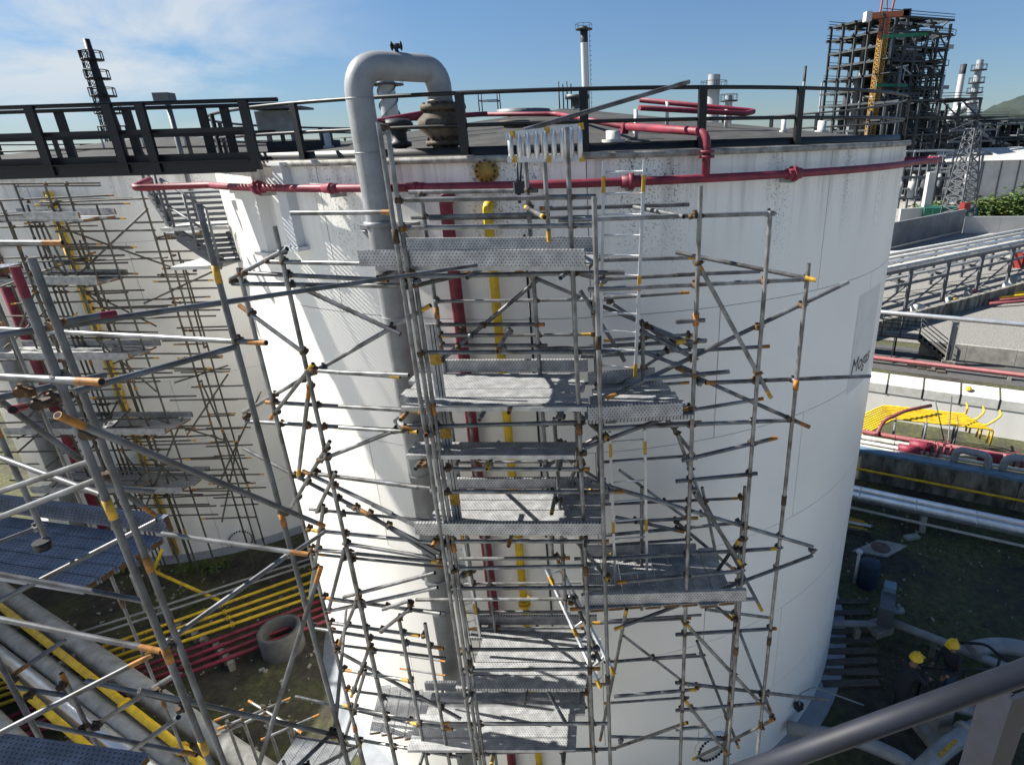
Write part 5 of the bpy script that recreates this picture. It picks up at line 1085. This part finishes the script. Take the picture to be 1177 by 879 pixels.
# ================================================================ people
def person(label, head, face, pose, top_m, leg_m, name='person'):
    # head: centre of the head; feet on the ground below; face: heading in radians
    fx = Vector((cos(face), sin(face), 0)); sd = Vector((-fx.y, fx.x, 0)); H = 1.70
    lean = pose['lean']; base = Vector((head.x, head.y, 0)) - fx * lean
    root = thing(name, label, 'person', base)
    def P(f, s, z): return base + fx * f + sd * s + Vector((0, 0, z))
    J = {'pel': P(-.02, 0, .93), 'bel': P(lean * .3, 0, 1.10), 'che': P(lean * .62, 0, 1.32), 'nec': P(lean * .86, 0, 1.47), 'hd': P(lean * .97, 0, 1.56), 'hd2': P(lean * 1.02 + .02, 0, 1.66)}
    E = [('pel', 'bel'), ('bel', 'che'), ('che', 'nec'), ('nec', 'hd'), ('hd', 'hd2')]; Rr = {'pel': .15, 'bel': .14, 'che': .155, 'nec': .058, 'hd': .085, 'hd2': .085}
    for s, k in ((1, 'l'), (-1, 'r')):
        J['hip' + k] = P(-.01, .09 * s, .88); J['kne' + k] = P(.05 + pose['step'] * s, .11 * s, .48); J['ank' + k] = P(-.02 + pose['step'] * 1.3 * s, .12 * s, .09); J['toe' + k] = P(.16 + pose['step'] * 1.3 * s, .13 * s, .035)
        J['sho' + k] = P(lean * .72, .18 * s, 1.38); J['elb' + k] = P(lean * .72 + pose['elb'][0], (.27) * s, 1.38 - pose['elb'][1]); J['wri' + k] = P(lean * .72 + pose['wri'][0], .2 * s, 1.38 - pose['wri'][1])
        J['han' + k] = P(lean * .72 + pose['wri'][0] + .08, .19 * s, 1.38 - pose['wri'][1] - .02)
        E += [('pel', 'hip' + k), ('hip' + k, 'kne' + k), ('kne' + k, 'ank' + k), ('ank' + k, 'toe' + k), ('che', 'sho' + k), ('sho' + k, 'elb' + k), ('elb' + k, 'wri' + k), ('wri' + k, 'han' + k)]
        Rr.update({'hip' + k: .105, 'kne' + k: .07, 'ank' + k: .055, 'toe' + k: .045, 'sho' + k: .075, 'elb' + k: .052, 'wri' + k: .04, 'han' + k: .042})
    names = list(J); me = bpy.data.meshes.new('body'); me.from_pydata([J[n] - base for n in names], [(names.index(a), names.index(b_)) for a, b_ in E], [])
    o = bpy.data.objects.new('body', me); col.objects.link(o); o.parent = root
    md = o.modifiers.new('skin', 'SKIN'); md.use_smooth_shade = True
    for i, n in enumerate(names): me.skin_vertices[0].data[i].radius = (Rr[n] * (1.15 if n in ('che', 'bel', 'pel') else 1), Rr[n]); me.skin_vertices[0].data[i].use_root = (n == 'pel')
    s2 = o.modifiers.new('sub', 'SUBSURF'); s2.levels = 2; s2.render_levels = 2
    dg = bpy.context.evaluated_depsgraph_get(); bpy.context.view_layer.update(); ev = o.evaluated_get(bpy.context.evaluated_depsgraph_get()); me2 = bpy.data.meshes.new_from_object(ev)
    o.modifiers.clear(); o.data = me2
    me2.materials.clear(); [me2.materials.append(q) for q in (top_m, leg_m, skin_m, boot_m)]
    hw_ = [J['hd'] - base, J['hd2'] - base]; hands = [J['hanl'] - base, J['hanr'] - base]; feet = [J['toel'] - base, J['toer'] - base]
    for p in me2.polygons:
        c_ = p.center; p.use_smooth = True
        if c_.z > 1.49 and min((c_ - h).length for h in hw_) < .16: p.material_index = 2
        elif min((c_ - h).length for h in hands) < .085: p.material_index = 2
        elif c_.z < .13: p.material_index = 3
        elif c_.z < .94: p.material_index = 1
        else: p.material_index = 0
    hc_ = J['hd2'] + Vector((0, 0, .035)); b = MB()           # helmet with peak
    b.lathe([(.001, .135), (.05, .128), (.095, .095), (.122, .045), (.130, .0), (.148, -.008), (.148, -.016), (.126, -.012)], hc_, 20)
    b.box(hc_ + fx * .15 + Vector((0, 0, -.012)), (.10, .16, .012), face); b.box(hc_ + Vector((0, 0, .125)), (.17, .03, .025), face); b.build('helmet', helmet_y, root)
    for s in (1, -1):                                           # eyes, ears and nose
        b = MB(); q = J['hd2'] + fx * .082 + sd * .033 * s + Vector((0, 0, -.03)); b.lathe([(.001, .012), (.012, 0), (.001, -.012)], q, 8); b.build('eye', black_fill, root)
    b = MB(); b.tube(J['hd2'] + fx * .075 + Vector((0, 0, -.03)), J['hd2'] + fx * .115 + Vector((0, 0, -.062)), .010, 8, 0, .016); b.build('nose', skin_m, root)
    for s, k in ((1, 'l'), (-1, 'r')):                          # fingers rooted in the palm
        h = J['han' + k]; d = (h - J['wri' + k]).normalized(); w = d.cross(sd).normalized()
        b = MB()
        for f in range(4): o0 = h + sd * ((f - 1.5) * .019) + d * .03; b.path([o0, o0 + d * .045, o0 + d * (.07 - .006 * abs(f - 1)) - Vector((0, 0, .018)), o0 + d * .075 - Vector((0, 0, .045))], [.0095, .009, .0085, .007], 6)
        b.path([h - sd * .035 * s, h - sd * .055 * s + d * .03, h - sd * .05 * s + d * .06 - Vector((0, 0, .02))], [.011, .010, .008], 6); b.build('fingers', skin_m, root)
    return root
h1 = onz(1052, 757, 1.66); h2 = onz(1096, 741, 1.66)
person('person in dark workwear and yellow helmet bending forward with arms out beside the pit rail', h1, radians(20), {'lean': .30, 'step': .10, 'elb': (.16, .22), 'wri': (.38, .28)}, navy, navy)
person('person in a dark shirt, blue jeans and yellow helmet standing at the pit rail', h2, radians(200), {'lean': .14, 'step': .06, 'elb': (.05, .28), 'wri': (.26, .38)}, navy, jeans)

# short grass on the sunlit strip beyond the tank: nobody could count it
b = MB()
for i in range(15000):
    u, v = random.uniform(-4, 26), random.uniform(12.5, 22.4); p = uv(u, v)
    if hypot(p.x - C[0], p.y - C[1]) < R + .8 or p.x < 4: continue
    if sin(u * .9 + 1) + sin(v * 1.3 + u * .4) + random.uniform(-.9, .9) < -.3: continue
    a = random.uniform(0, 6.28); h = random.uniform(.04, .12); w = .012; dx, dy = cos(a) * w, sin(a) * w; l = random.uniform(-.05, .05)
    b.add([p + Vector((-dx, -dy, 0)), p + Vector((dx, dy, 0)), p + Vector((l, -l, h))], [(0, 1, 2)])
tag(b.build('grass', grass_m), 'short dry grass on the strip between the tank and the silver pipes', 'grass', kind='stuff')

# rubble, offcuts and stones scattered over the bund floor
b = MB(); rr3 = random.Random(3)
for i in range(900):
    p = Vector((rr3.uniform(-16, -7.2), rr3.uniform(8.5, 16.5), 0)) if i % 2 else Vector((rr3.uniform(5.5, 15), rr3.uniform(7.5, 19), 0))
    if hypot(p.x - C[0], p.y - C[1]) < R + .6: continue
    s = rr3.choice((.02, .03, .03, .05, .07)); b.box(p + Vector((0, 0, s * .3)), (s * rr3.uniform(.8, 2.2), s * rr3.uniform(.6, 1.2), s * .8), rr3.uniform(0, 3), int(rr3.random() < .3))
tag(b.build('rubble', [conc_l, wood]), 'loose stones and timber offcuts scattered over the bund floor', 'rubble', kind='stuff')

# ================================================================ far side: walls, hedge, buildings, plant
def bld_box(b, c_, s, rz=0, m=0): b.box(c_, s, rz, m)
def wall_line(label, p, q, h, th, mt, step=4.0):
    d = (q - p); ln = d.length; d.normalize(); t = thing('boundary_wall', label, 'wall', p); n = max(1, int(ln / step)); w = ln / n
    for i in range(n): c_ = p + d * (w * (i + .5)); b = MB(); b.box((c_.x, c_.y, h / 2), (w - .03, th, h), atan2(d.y, d.x)); b.build('wall_panel', mt, t)
    return t
wall_line('shaded grey-white boundary wall with a pipe along it beyond the rack', onz(1020, 288), onz(1104, 268), 3.2, .3, far_gr)
wall_line('bright white boundary wall before the green hedge', onz(1106, 268), onz(1230, 268), 2.2, .3, far_wh)
b = MB(); p, q = onz(1020, 286, .9), onz(1104, 266, .9); b.tube(p - Vector((.3, .4, 0)), q - Vector((.3, .4, 0)), .12, 8); tag(b.build('wall_pipe', steel_g), 'dark pipe fixed along the shaded boundary wall', 'pipe')
wall_line('short white wall with a pale top left of the green container', onz(1031, 265), onz(1068, 262), 3.0, .3, far_wh)
t = thing('site_container', 'green site container in front of the hedge', 'container', onz(1085, 262)); c_ = onz(1085, 262); b = MB(); b.box(c_ + Vector((0, 0, 1.5)), (7, 3, 3.0), -.2); b.build('body', mat('container_green', (.03, .16, .11), .6), t)
for k in range(6): b = MB(); b.box(c_ + Vector((-2.8 + k * 1.1, -1.55 + .22 * (2.8 - k * 1.1) * .2, 1.5)), (.12, .08, 2.6), -.2); b.build('rib', MATS['container_green'], t)
for i in range(15):
    x = 1062 + i * 9 + random.uniform(-3, 3); y = 256 - (i > 7) * 2; p = onz(x, y); s = 2.2 if i < 7 else 2.9 + (i > 10) * 1.4
    leaf_clump('hedge_bush', 'leafy bush in the hedge row before the white shed' if i < 8 else 'taller leafy tree at the end of the hedge row', p + Vector((0, 0, .3)), s * 1.1, s * .8, s * random.uniform(.95, 1.25), 900, .33, [leaf, leaf_y], 'bush', trunk=.2, group='hedge row' if i < 8 else 'trees ending the hedge row')
# white shed
sp_ = onz(1142, 231); sd_ = Vector((cos(.12), -sin(.12) * .4, 0)).normalized()
sh = thing('white_shed', 'long white shed with a low gable roof beyond the hedge', 'shed', sp_); W_, D_, H_ = 20, 12, 7.5; rz = -.1; X_, Y_ = Vector((cos(rz), sin(rz), 0)), Vector((-sin(rz), cos(rz), 0))
for k in range(6): b = MB(); b.box(sp_ + X_ * (-8.3 + k * 3.34) + Vector((0, 0, H_ / 2)), (3.3, .2, H_), rz); b.build('wall_sheet', far_wh, sh)
b = MB(); b.box(sp_ + X_ * 10 + Y_ * 6 + Vector((0, 0, H_ / 2)), (.2, 12, H_), rz); b.build('end_wall', far_wh, sh)
for s in (0, 1):
    b = MB(); e0, e1 = sp_ + X_ * -10.6 + Vector((0, 0, H_)), sp_ + X_ * 10.6 + Vector((0, 0, H_)); rdg = Vector((0, 0, 2.2)) + Y_ * 6; ed = Y_ * (-.6 if s == 0 else 12.6); b.add([e0 + ed, e1 + ed, e1 + rdg, e0 + rdg] + [p + Vector((0, 0, .15)) for p in (e0 + ed, e1 + ed, e1 + rdg, e0 + rdg)], [(0, 1, 2, 3), (4, 5, 6, 7), (0, 1, 5, 4), (1, 2, 6, 5), (3, 0, 4, 7)]); b.build('roof_sheet', far_wh, sh)
for k in range(7): b = MB(); b.box(sp_ + X_ * (-10 + k * 3.34) - Y_ * .15 + Vector((0, 0, H_ / 2)), (.25, .15, H_), rz); b.build('column', steel_g, sh)
# lattice pylon
def lattice(root, p, h, w0, w1, mt, sec=10, th=.18, lean=Vector((0, 0, 0)), rz=.4, nm='mast'):
    b = MB(); cs = [Vector((cos(rz + pi / 4 + k * pi / 2), sin(rz + pi / 4 + k * pi / 2), 0)) for k in range(4)]
    def q(i, k): t_ = i / sec; return p + Vector((0, 0, h * t_)) + cs[k] * (w0 + (w1 - w0) * t_) * .707
    for k in range(4):
        b.bar(q(0, k), q(sec, k), th, th)
        for i in range(sec): b.bar(q(i, k), q(i + 1, (k + 1) % 4), th * .6, th * .6); b.bar(q(i + 1, k), q(i, (k + 1) % 4), th * .6, th * .6); b.bar(q(i + 1, k), q(i + 1, (k + 1) % 4), th * .6, th * .6)
    return b.build(nm, mt, root)
py = onz(1097, 264); pyl = thing('lattice_pylon', 'grey lattice pylon with cross arms standing by the boundary wall', 'pylon', py); hp = atD(1113, 148, hypot(py.x, py.y)).z
lattice(pyl, py, hp, 3.4, 1.3, steel_g, 12, .16)
for z in (.75, .88, .985): b = MB(); c_ = py + Vector((0, 0, hp * z)); b.bar(c_ - Vector((3.2, 0, 0)), c_ + Vector((3.2, 0, 0)), .25, .25); b.bar(c_ - Vector((3.2, 0, 0)), c_ + Vector((0, 0, 1.2)), .12, .12); b.bar(c_ + Vector((3.2, 0, 0)), c_ + Vector((0, 0, 1.2)), .12, .12); b.build('cross_arm', steel_g, pyl)
b = MB(); b.box(onz(1109, 237, 3.5), (.95, .9, .9), .2); tag(b.build('red_tank', red_box), 'small red box tank by the pylon foot', 'tank')
wc = onz(1060, 262); b = MB(); zc2 = atD(1065, 198, hypot(wc.x, wc.y)).z; b.box((wc.x, wc.y, zc2 / 2), (1.0, .8, zc2)); tag(b.build('white_column', far_wh), 'plain white column rising left of the pylon', 'column')
# switchyard gear between the tank and the pylon: frames with posts and insulators
for i, (x, y, w, h) in enumerate(((1042, 250, 6, 9), (1058, 240, 7, 10), (1074, 244, 6, 8), (1088, 238, 8, 9), (1048, 228, 9, 12), (1072, 226, 9, 11))):
    p = onz(x, y); t = thing('steel_frame', 'grey open steel equipment frame behind the short white wall', 'frame', p, 'equipment frames')
    for sx in (-1, 1):
        for sy in (-1, 1): b = MB(); b.bar(p + Vector((sx * w / 2, sy * 1.5, 0)), p + Vector((sx * w / 2, sy * 1.5, h)), .3, .3); b.build('post', steel_g, t)
    for z in (.35, .7, 1.0):
        b = MB(); 
        for sy in (-1, 1): b.bar(p + Vector((-w / 2, sy * 1.5, h * z)), p + Vector((w / 2, sy * 1.5, h * z)), .25, .25)
        b.build('beam', far_wh if i % 2 else steel_g, t)
    for k in range(3): b = MB(); b.lathe([(.001, 2.6), (.5, 2.5), (.6, 1.2), (.4, 0)], p + Vector((-w / 3 + k * w / 3, 0, h * .35)), 10); b.build('vessel', random.choice((dark_st, far_dk, far_wh)), t)

# --- dense process unit on the horizon, built deck by deck
def process_unit(label, x, y, dist, w, d, h, levels, bays, mt, mt2, rz=0.3, vessels=6, name='process_unit', irregular=.25, green=False, fine=.3, group=None):
    p = atD(x, y, dist); p.z = 0; t = thing(name, label, 'plant', p, group); X_, Y_ = Vector((cos(rz), sin(rz), 0)), Vector((-sin(rz), cos(rz), 0)); nb = max(2, int(bays * d / w))
    for i in range(bays + 1):
        for j in range(nb + 1): b = MB(); hh = h * (1 - irregular * random.random() * (j + i) / (bays + nb)); q = p + X_ * (w * (i / bays - .5)) + Y_ * (d * (j / nb - .5)); b.bar(q, q + Vector((0, 0, hh)), fine * 1.5, fine * 1.5); b.build('column', mt, t)
    for l in range(1, levels + 1):
        z = h * l / levels; b = MB()
        ox = random.uniform(0, .06) * w
        for j in range(nb + 1): q = p + Y_ * (d * (j / nb - .5)) + Vector((0, 0, z)); b.bar(q - X_ * (w / 2 + ox), q + X_ * (w / 2 + ox), fine, fine * 1.3)
        for i in range(bays + 1): q = p + X_ * (w * (i / bays - .5)) + Vector((0, 0, z)); b.bar(q - Y_ * (d / 2), q + Y_ * (d / 2 + random.uniform(0, .15) * d), fine, fine * 1.3)
        fl = b.build('floor_beams', mt, t)
        b = MB()
        for k in range(bays):
            if random.random() < .92:
                q = p + X_ * (w * ((k + .5) / bays - .5)) + Y_ * (d * random.uniform(-.3, .3)) + Vector((0, 0, z + .1)); b.box(q, (w / bays * .96, d * random.uniform(.5, .95), .16), rz)
        for s in (-1, 1):      # guard rails
            for hgt in (.6, 1.15): b.bar(p + Y_ * (d / 2 * s) - X_ * (w / 2 + ox) + Vector((0, 0, z + hgt)), p + Y_ * (d / 2 * s) + X_ * (w / 2 + ox) + Vector((0, 0, z + hgt)), fine * .35, fine * .35)
        if b.v: b.build('grating', mt, t)
        for k in range(bays):
            if random.random() < .5:
                a0 = p + X_ * (w * (k / bays - .5)) - Y_ * (d / 2) + Vector((0, 0, z)); b = MB(); b.bar(a0, a0 + X_ * (w / bays) - Vector((0, 0, h / levels)), fine * .7, fine * .7); b.build('brace', mt, t)
    for k in range(vessels):
        q = p + X_ * (w * random.uniform(-.42, .42)) + Y_ * (d * random.uniform(-.35, .35)) + Vector((0, 0, h * random.uniform(0, .45))); r_ = w * random.uniform(.025, .06); hh = h * random.uniform(.2, .5)
        b = MB(); b.lathe([(.001, hh + r_ * .6), (r_ * .7, hh + r_ * .4), (r_, hh), (r_, 0)], q, 12); b.build('vessel', random.choice((mt2, mt2, mt)), t)
    for k in range(vessels):
        q = p + X_ * (w * random.uniform(-.5, .3)) - Y_ * (d * random.uniform(.2, .5)) + Vector((0, 0, h * random.uniform(.1, .9))); b = MB()
        b.path([q, q + X_ * w * random.uniform(.15, .4), q + X_ * w * .4 - Vector((0, 0, h * random.uniform(.05, .2)))], fine * random.uniform(.6, 1.6), 6); b.build('pipe', random.choice((mt2, far_wh, mt)), t)
    return t, p, X_, Y_
D0 = 170
st_grey_ = mat('pale_steel', (.33, .35, .37), .6, .2, .1, .3)
RB = ['dark refinery block with bent pipes right behind the pylon top', 'dark refinery block below the pair of stacks', 'dark refinery block under the foot of the wooded hill', 'pale grey refinery block behind the white shed roof', 'dark refinery block ending the row under the wooded hill',
      'dark low equipment block just past the tank rim behind the crimson pipe end', 'pale grey equipment block between the crane foot and the pylon', 'dark equipment block rising behind the white shed', 'dark equipment block behind the tallest hedge trees']
xx = 1006
hh_ = atD(1000, 30, D0).z
big, bp_, bX, bY = process_unit('tall dark process tower of open steel decks beside the yellow crane', 1007, 150, D0, 20.5, 15, hh_, 13, 6, far_dk, far_gr, rz=.42, vessels=34, fine=.34)
b = MB(); z = atD(965, 52, D0).z
b.bar(bp_ - bX * 10.6 - bY * 7.8 + Vector((0, 0, z - .6)), bp_ + bX * 3 - bY * 7.8 + Vector((0, 0, z + .4)), .15, .7); b.build('green_netting', green_n, big)
b = MB(); z = atD(965, 105, D0).z; b.bar(bp_ - bX * 10.6 - bY * 7.9 + Vector((0, 0, z)), bp_ - bX * 1 - bY * 7.9 + Vector((0, 0, z)), .15, .6); b.build('green_netting', green_n, big)
for k in range(9):
    z = hh_ * (.25 + k * .085); b = MB(); q = bp_ + bX * 10.2 + Vector((0, 0, z)); L_ = random.uniform(2.0, 5.2); b.box(q + bX * L_ / 2, (L_, 11, .2), .42); 
    for s in (-1, 1): b.bar(q - bY * 5.5 * s + Vector((0, 0, 1.1)), q + bX * L_ - bY * 5.5 * s + Vector((0, 0, 1.1)), .12, .12); b.bar(q + bX * L_ - bY * 5.5 * s, q + bX * L_ - bY * 5.5 * s + Vector((0, 0, 1.1)), .12, .12)
    b.build('side_platform', far_dk, big)
process_unit('lower dark process block at the foot of the tall process tower', 1056, 160, 150, 17, 10, atD(1056, 117, 150).z, 6, 4, far_dk, far_gr, rz=.1, vessels=8, fine=.3)
for i, (x, yt, dist, w) in enumerate(((1085, 141, 205, 20), (1108, 136, 198, 19), (1132, 139, 210, 20), (1158, 143, 200, 20), (1185, 139, 208, 22), (1050, 158, 172, 16), (1078, 160, 188, 18), (1148, 158, 190, 20), (1182, 160, 192, 20))):
    hgt = atD(x, yt, dist).z
    process_unit(RB[i], x, 160, dist, w, 9, hgt, 4, 4, far_dk if i % 3 else far_gr, far_gr, rz=random.uniform(-.2, .5), vessels=7, fine=.26, group='refinery blocks')
for k in range(7):                                                     # columns and drums inside the tower
    q = bp_ + bX * (-9 + k * 2.9 + random.uniform(-.5, .5)) + bY * random.uniform(-6, 2); r_ = random.uniform(.5, 1.1); z0_ = random.uniform(0, 14); h_ = random.uniform(9, 18); b = MB(); b.lathe([(.001, h_ + r_ * .6), (r_ * .7, h_ + r_ * .4), (r_, h_), (r_, 0)], q + Vector((0, 0, z0_)), 12); b.build('vessel', random.choice((far_gr, st_grey_)), big)
# clutter hung on the tall tower: cable trays, short pipes, ducts and stair flights
for k in range(230):
    q = bp_ + bX * random.uniform(-10, 11) + bY * random.choice((-7.6, -7.0, random.uniform(-6, 6))) + Vector((0, 0, random.uniform(6, hh_ - 1))); b = MB()
    if k % 3 == 0: b.bar(q, q + bX * random.uniform(1.5, 5), .18, random.uniform(.3, .9))
    elif k % 3 == 1: b.tube(q, q - Vector((0, 0, random.uniform(2, 6))), random.uniform(.12, .45), 7)
    else: b.bar(q, q + bX * random.uniform(-4, 4) + Vector((0, 0, random.uniform(-3.5, 3.5))), .2, .3)
    b.build('fitting', random.choice((far_dk, far_dk, far_gr, far_gr, st_grey_)), big)
# tower crane
cr = thing('tower_crane', 'yellow lattice tower crane with a red slewing top beside the process tower', 'crane', atD(1000, 150, 158)); cpz = atD(1000, 150, 158); cpz.z = 0; zt = atD(1018, 22, 158).z
cx = atD(1009, 85, 158); cpz = Vector((cx.x, cx.y, 0))
zm = atD(1015, 45, 158).z
lattice(cr, cpz, zm, 1.5, 1.4, crane_y, 36, .17, nm='mast'); lattice(cr, cpz + Vector((0, 0, zm)), zt - zm, 1.4, 1.3, crane_r, 6, .17, nm='mast_top')
b = MB(); c_ = cpz + Vector((0, 0, zt)); b.bar(c_ + Vector((-4.0, 0, .6)), c_ + Vector((4.6, 0, .9)), 1.6, 1.0); b.build('slewing_deck', crane_r, cr)
b = MB(); b.box(c_ + Vector((-3.8, 0, .5)), (1.2, 1.8, 1.8)); b.build('counterweight', far_wh, cr)
b = MB(); b.box(c_ + Vector((4.2, 0, 1.0)), (1.6, 1.6, 1.3)); b.build('operator_cab', far_dk, cr)
b = MB(); b.bar(c_ + Vector((-1.2, 0, 1)), c_ + Vector((-.6, 0, 14)), .3, .3); b.bar(c_ + Vector((1.2, 0, 1)), c_ + Vector((2.4, 0, 14)), .3, .3); b.bar(c_ + Vector((.2, 0, 1)), c_ + Vector((-.6, 0, 8)), .2, .2); b.bar(c_ + Vector((-1, 0, 5)), c_ + Vector((1.6, 0, 5)), .2, .2); b.build('jib', crane_r, cr)

# stacks
def stack(label, xb, yb, xt, yt, dist, w0px, w1px, mt, top=None, topfrac=.2, plat=(), ladder_=False, strake=False, plat_m=far_dk, group=None):
    pt = atD(xt, yt, dist); k = hypot(dist, 0) / F * .93; r0, r1 = w0px * k / 2, w1px * k / 2; t = thing('stack', label, 'chimney', (pt.x, pt.y, 0), group); H_ = pt.z; B = Vector((pt.x, pt.y, 0))
    b = MB(); hb = H_ * (1 - topfrac) if top else H_; rm = r0 + (r1 - r0) * (hb / H_); b.lathe([(r0, 0), (rm, hb)], B, 18); b.lathe([(rm, hb), (.01, hb)], B, 18); b.build('shaft', mt, t)
    if top: b = MB(); b.lathe([(rm * 1.02, hb), (r1 * 1.02, H_), (.01, H_)], B, 18); b.build('cap_section', top, t)
    for f in plat:
        rr = r0 + (r1 - r0) * f; b = MB(); z = H_ * f; b.lathe([(rr, z - .1), (rr * 1.9 + .4, z - .1), (rr * 1.9 + .4, z + .15), (rr, z + .15)], B, 16)
        for q in range(8): a = q * pi / 4; e = Vector((cos(a), sin(a), 0)) * (rr * 1.9 + .3); b.bar(B + e + Vector((0, 0, z)), B + e + Vector((0, 0, z + 1.3)), .09, .09)
        b.path([B + Vector((cos(q * pi / 8), sin(q * pi / 8), 0)) * (rr * 1.9 + .3) + Vector((0, 0, z + 1.3)) for q in range(16)], .06, 5, closed=True); b.build('platform', plat_m, t)
    if ladder_:
        b = MB(); e = Vector((r0 + .35, -.3, 0)); b.bar(B + e, B + e + Vector((0, 0, H_ * .98)), .12, .5)
        for q in range(int(H_ / 1.2)): b.box(B + e + Vector((.15, 0, q * 1.2)), (.5, .5, .1))
        b.build('ladder', far_gr, t)
    if strake:
        b = MB(); n = 64
        for s in range(3):
            pts = []
            for i in range(n + 1): z = H_ * (.3 + .66 * i / n); rr = (r0 + (r1 - r0) * z / H_); a = s * 2 * pi / 3 + i * .21; pts.append((B + Vector((cos(a) * rr, sin(a) * rr, z)), B + Vector((cos(a) * rr * 1.2, sin(a) * rr * 1.2, z))))
            for i in range(n): b.add([pts[i][0], pts[i][1], pts[i + 1][1], pts[i + 1][0]], [(0, 1, 2, 3)])
        b.build('strake', far_gr, t)
    return t
st_white = mat('stack_white', (.5, .51, .52), .5, 0, .06, .3); st_grey = mat('stack_grey', (.36, .38, .40), .5, .2, .1, .3); st_blk = mat('stack_black', (.03, .032, .04), .6)
stack('slim white stack with a black top and ladder above the tank roof', 677, 150, 671, 31, 190, 9, 8, st_white, st_blk, .09, plat=(.985,), ladder_=True)
stack('grey stack wound with helical strakes seen through the pipe arch', 447, 150, 442, 86, 150, 20, 17, st_grey, None, plat=(.60, .93), strake=True)
stack('stout grey stack with a railed platform left of the twin thin poles', 821, 150, 821, 86, 140, 15, 13, st_grey, None, plat=(.9,))
stack('short dark grey stack beside the stout grey one', 838, 150, 838, 110, 145, 9, 8, st_grey, None, plat=(.95,))
stack('thin dark pole stack standing alone left of the process tower', 924, 150, 926, 76, 180, 4, 3, st_grey, st_blk, .12)
stack('thin lattice-like pole next to the process tower', 943, 150, 945, 95, 200, 3, 2, st_grey)
stack('white stack with a dark cap in the pair right of the process tower', 1098, 150, 1108, 74, 210, 6.5, 5.5, st_white, st_blk, .08)
stack('grey stack with ladder platforms in the pair right of the process tower', 1112, 150, 1127, 69, 205, 6, 6, st_grey, None, plat=(.66, .74, .82, .92))
# duct joining the pair of stacks
p, q = atD(1096, 122, 208), atD(1118, 118, 206); b = MB(); b.path(bend_path([p - Vector((3, 0, 9)), p - Vector((0, 0, 2)), q, q - Vector((-1, 0, 8))], 2), 1.3, 12); tag(b.build('flue_duct', st_grey), 'grey flue duct bridging the pair of stacks right of the process tower', 'duct')
# tall flare tower on the left
pf = atD(99, 45, 120); tf = thing('flare_tower', 'dark lattice-clad tower with ring platforms above the footbridge', 'tower', (pf.x, pf.y, 0)); B = Vector((pf.x, pf.y, 0)); Hf = pf.z
b = MB(); b.lathe([(1.2, 0), (.95, Hf * .6), (.5, Hf * .82), (.4, Hf), (.01, Hf)], B, 14); b.build('shaft', dark_st, tf)
for f in (.56, .66, .74, .82, .905):
    b = MB(); rr = 1.1 - .7 * max(0, (f - .5) / .5) - .45; z = Hf * f; b.lathe([(.3, z), (rr + 1.3, z), (rr + 1.3, z + .2), (.3, z + .2)], B, 14)
    for q in range(10): a = q * pi / 5; e = Vector((cos(a), sin(a), 0)) * (rr + 1.25); b.bar(B + e + Vector((0, 0, z)), B + e + Vector((0, 0, z + 1.2)), .1, .1)
    b.path([B + Vector((cos(q * pi / 8), sin(q * pi / 8), 0)) * (rr + 1.25) + Vector((0, 0, z + 1.2)) for q in range(16)], .07, 5, closed=True); b.build('platform', black_p, tf)
lattice(tf, B + Vector((-.7, -.3, 0)), Hf * .95, 1.5, .8, dark_st, 22, .1, nm='ladder_cage')
# distant tanks and sheds on the left horizon, between the rails
for i, (x, dist, w, h) in enumerate(((-30, 120, 22, 8), (30, 150, 18, 9), (88, 170, 12, 10), (215, 160, 20, 11), (285, 190, 16, 11), (355, 170, 18, 12))):
    p = atD(x, 170, dist); t = thing('distant_tank', 'pale distant storage tank low on the horizon beyond the footbridge', 'tank', (p.x, p.y, 0), 'distant tanks'); b = MB(); b.lathe([(w / 2, 0), (w / 2, h)], (p.x, p.y, 0), 28); b.build('shell', far_wh, t); b = MB(); b.lathe([(w / 2 + .1, h), (.01, h + w * .06)], (p.x, p.y, 0), 28); b.build('roof', far_gr, t)

# unseen tank added on the left to shade the ground at lower left
make_tank((-28.0, 13.0), 'unseen white tank added left of the close scaffold to cast shade', [i * 24 for i in range(15)], (0, 360))

# unseen tank added behind the camera to reflect light onto the main tank
make_tank((-2.0, -9.7), 'unseen white tank added behind the stair handrail to reflect light', [i * 24 for i in range(15)], (0, 360))
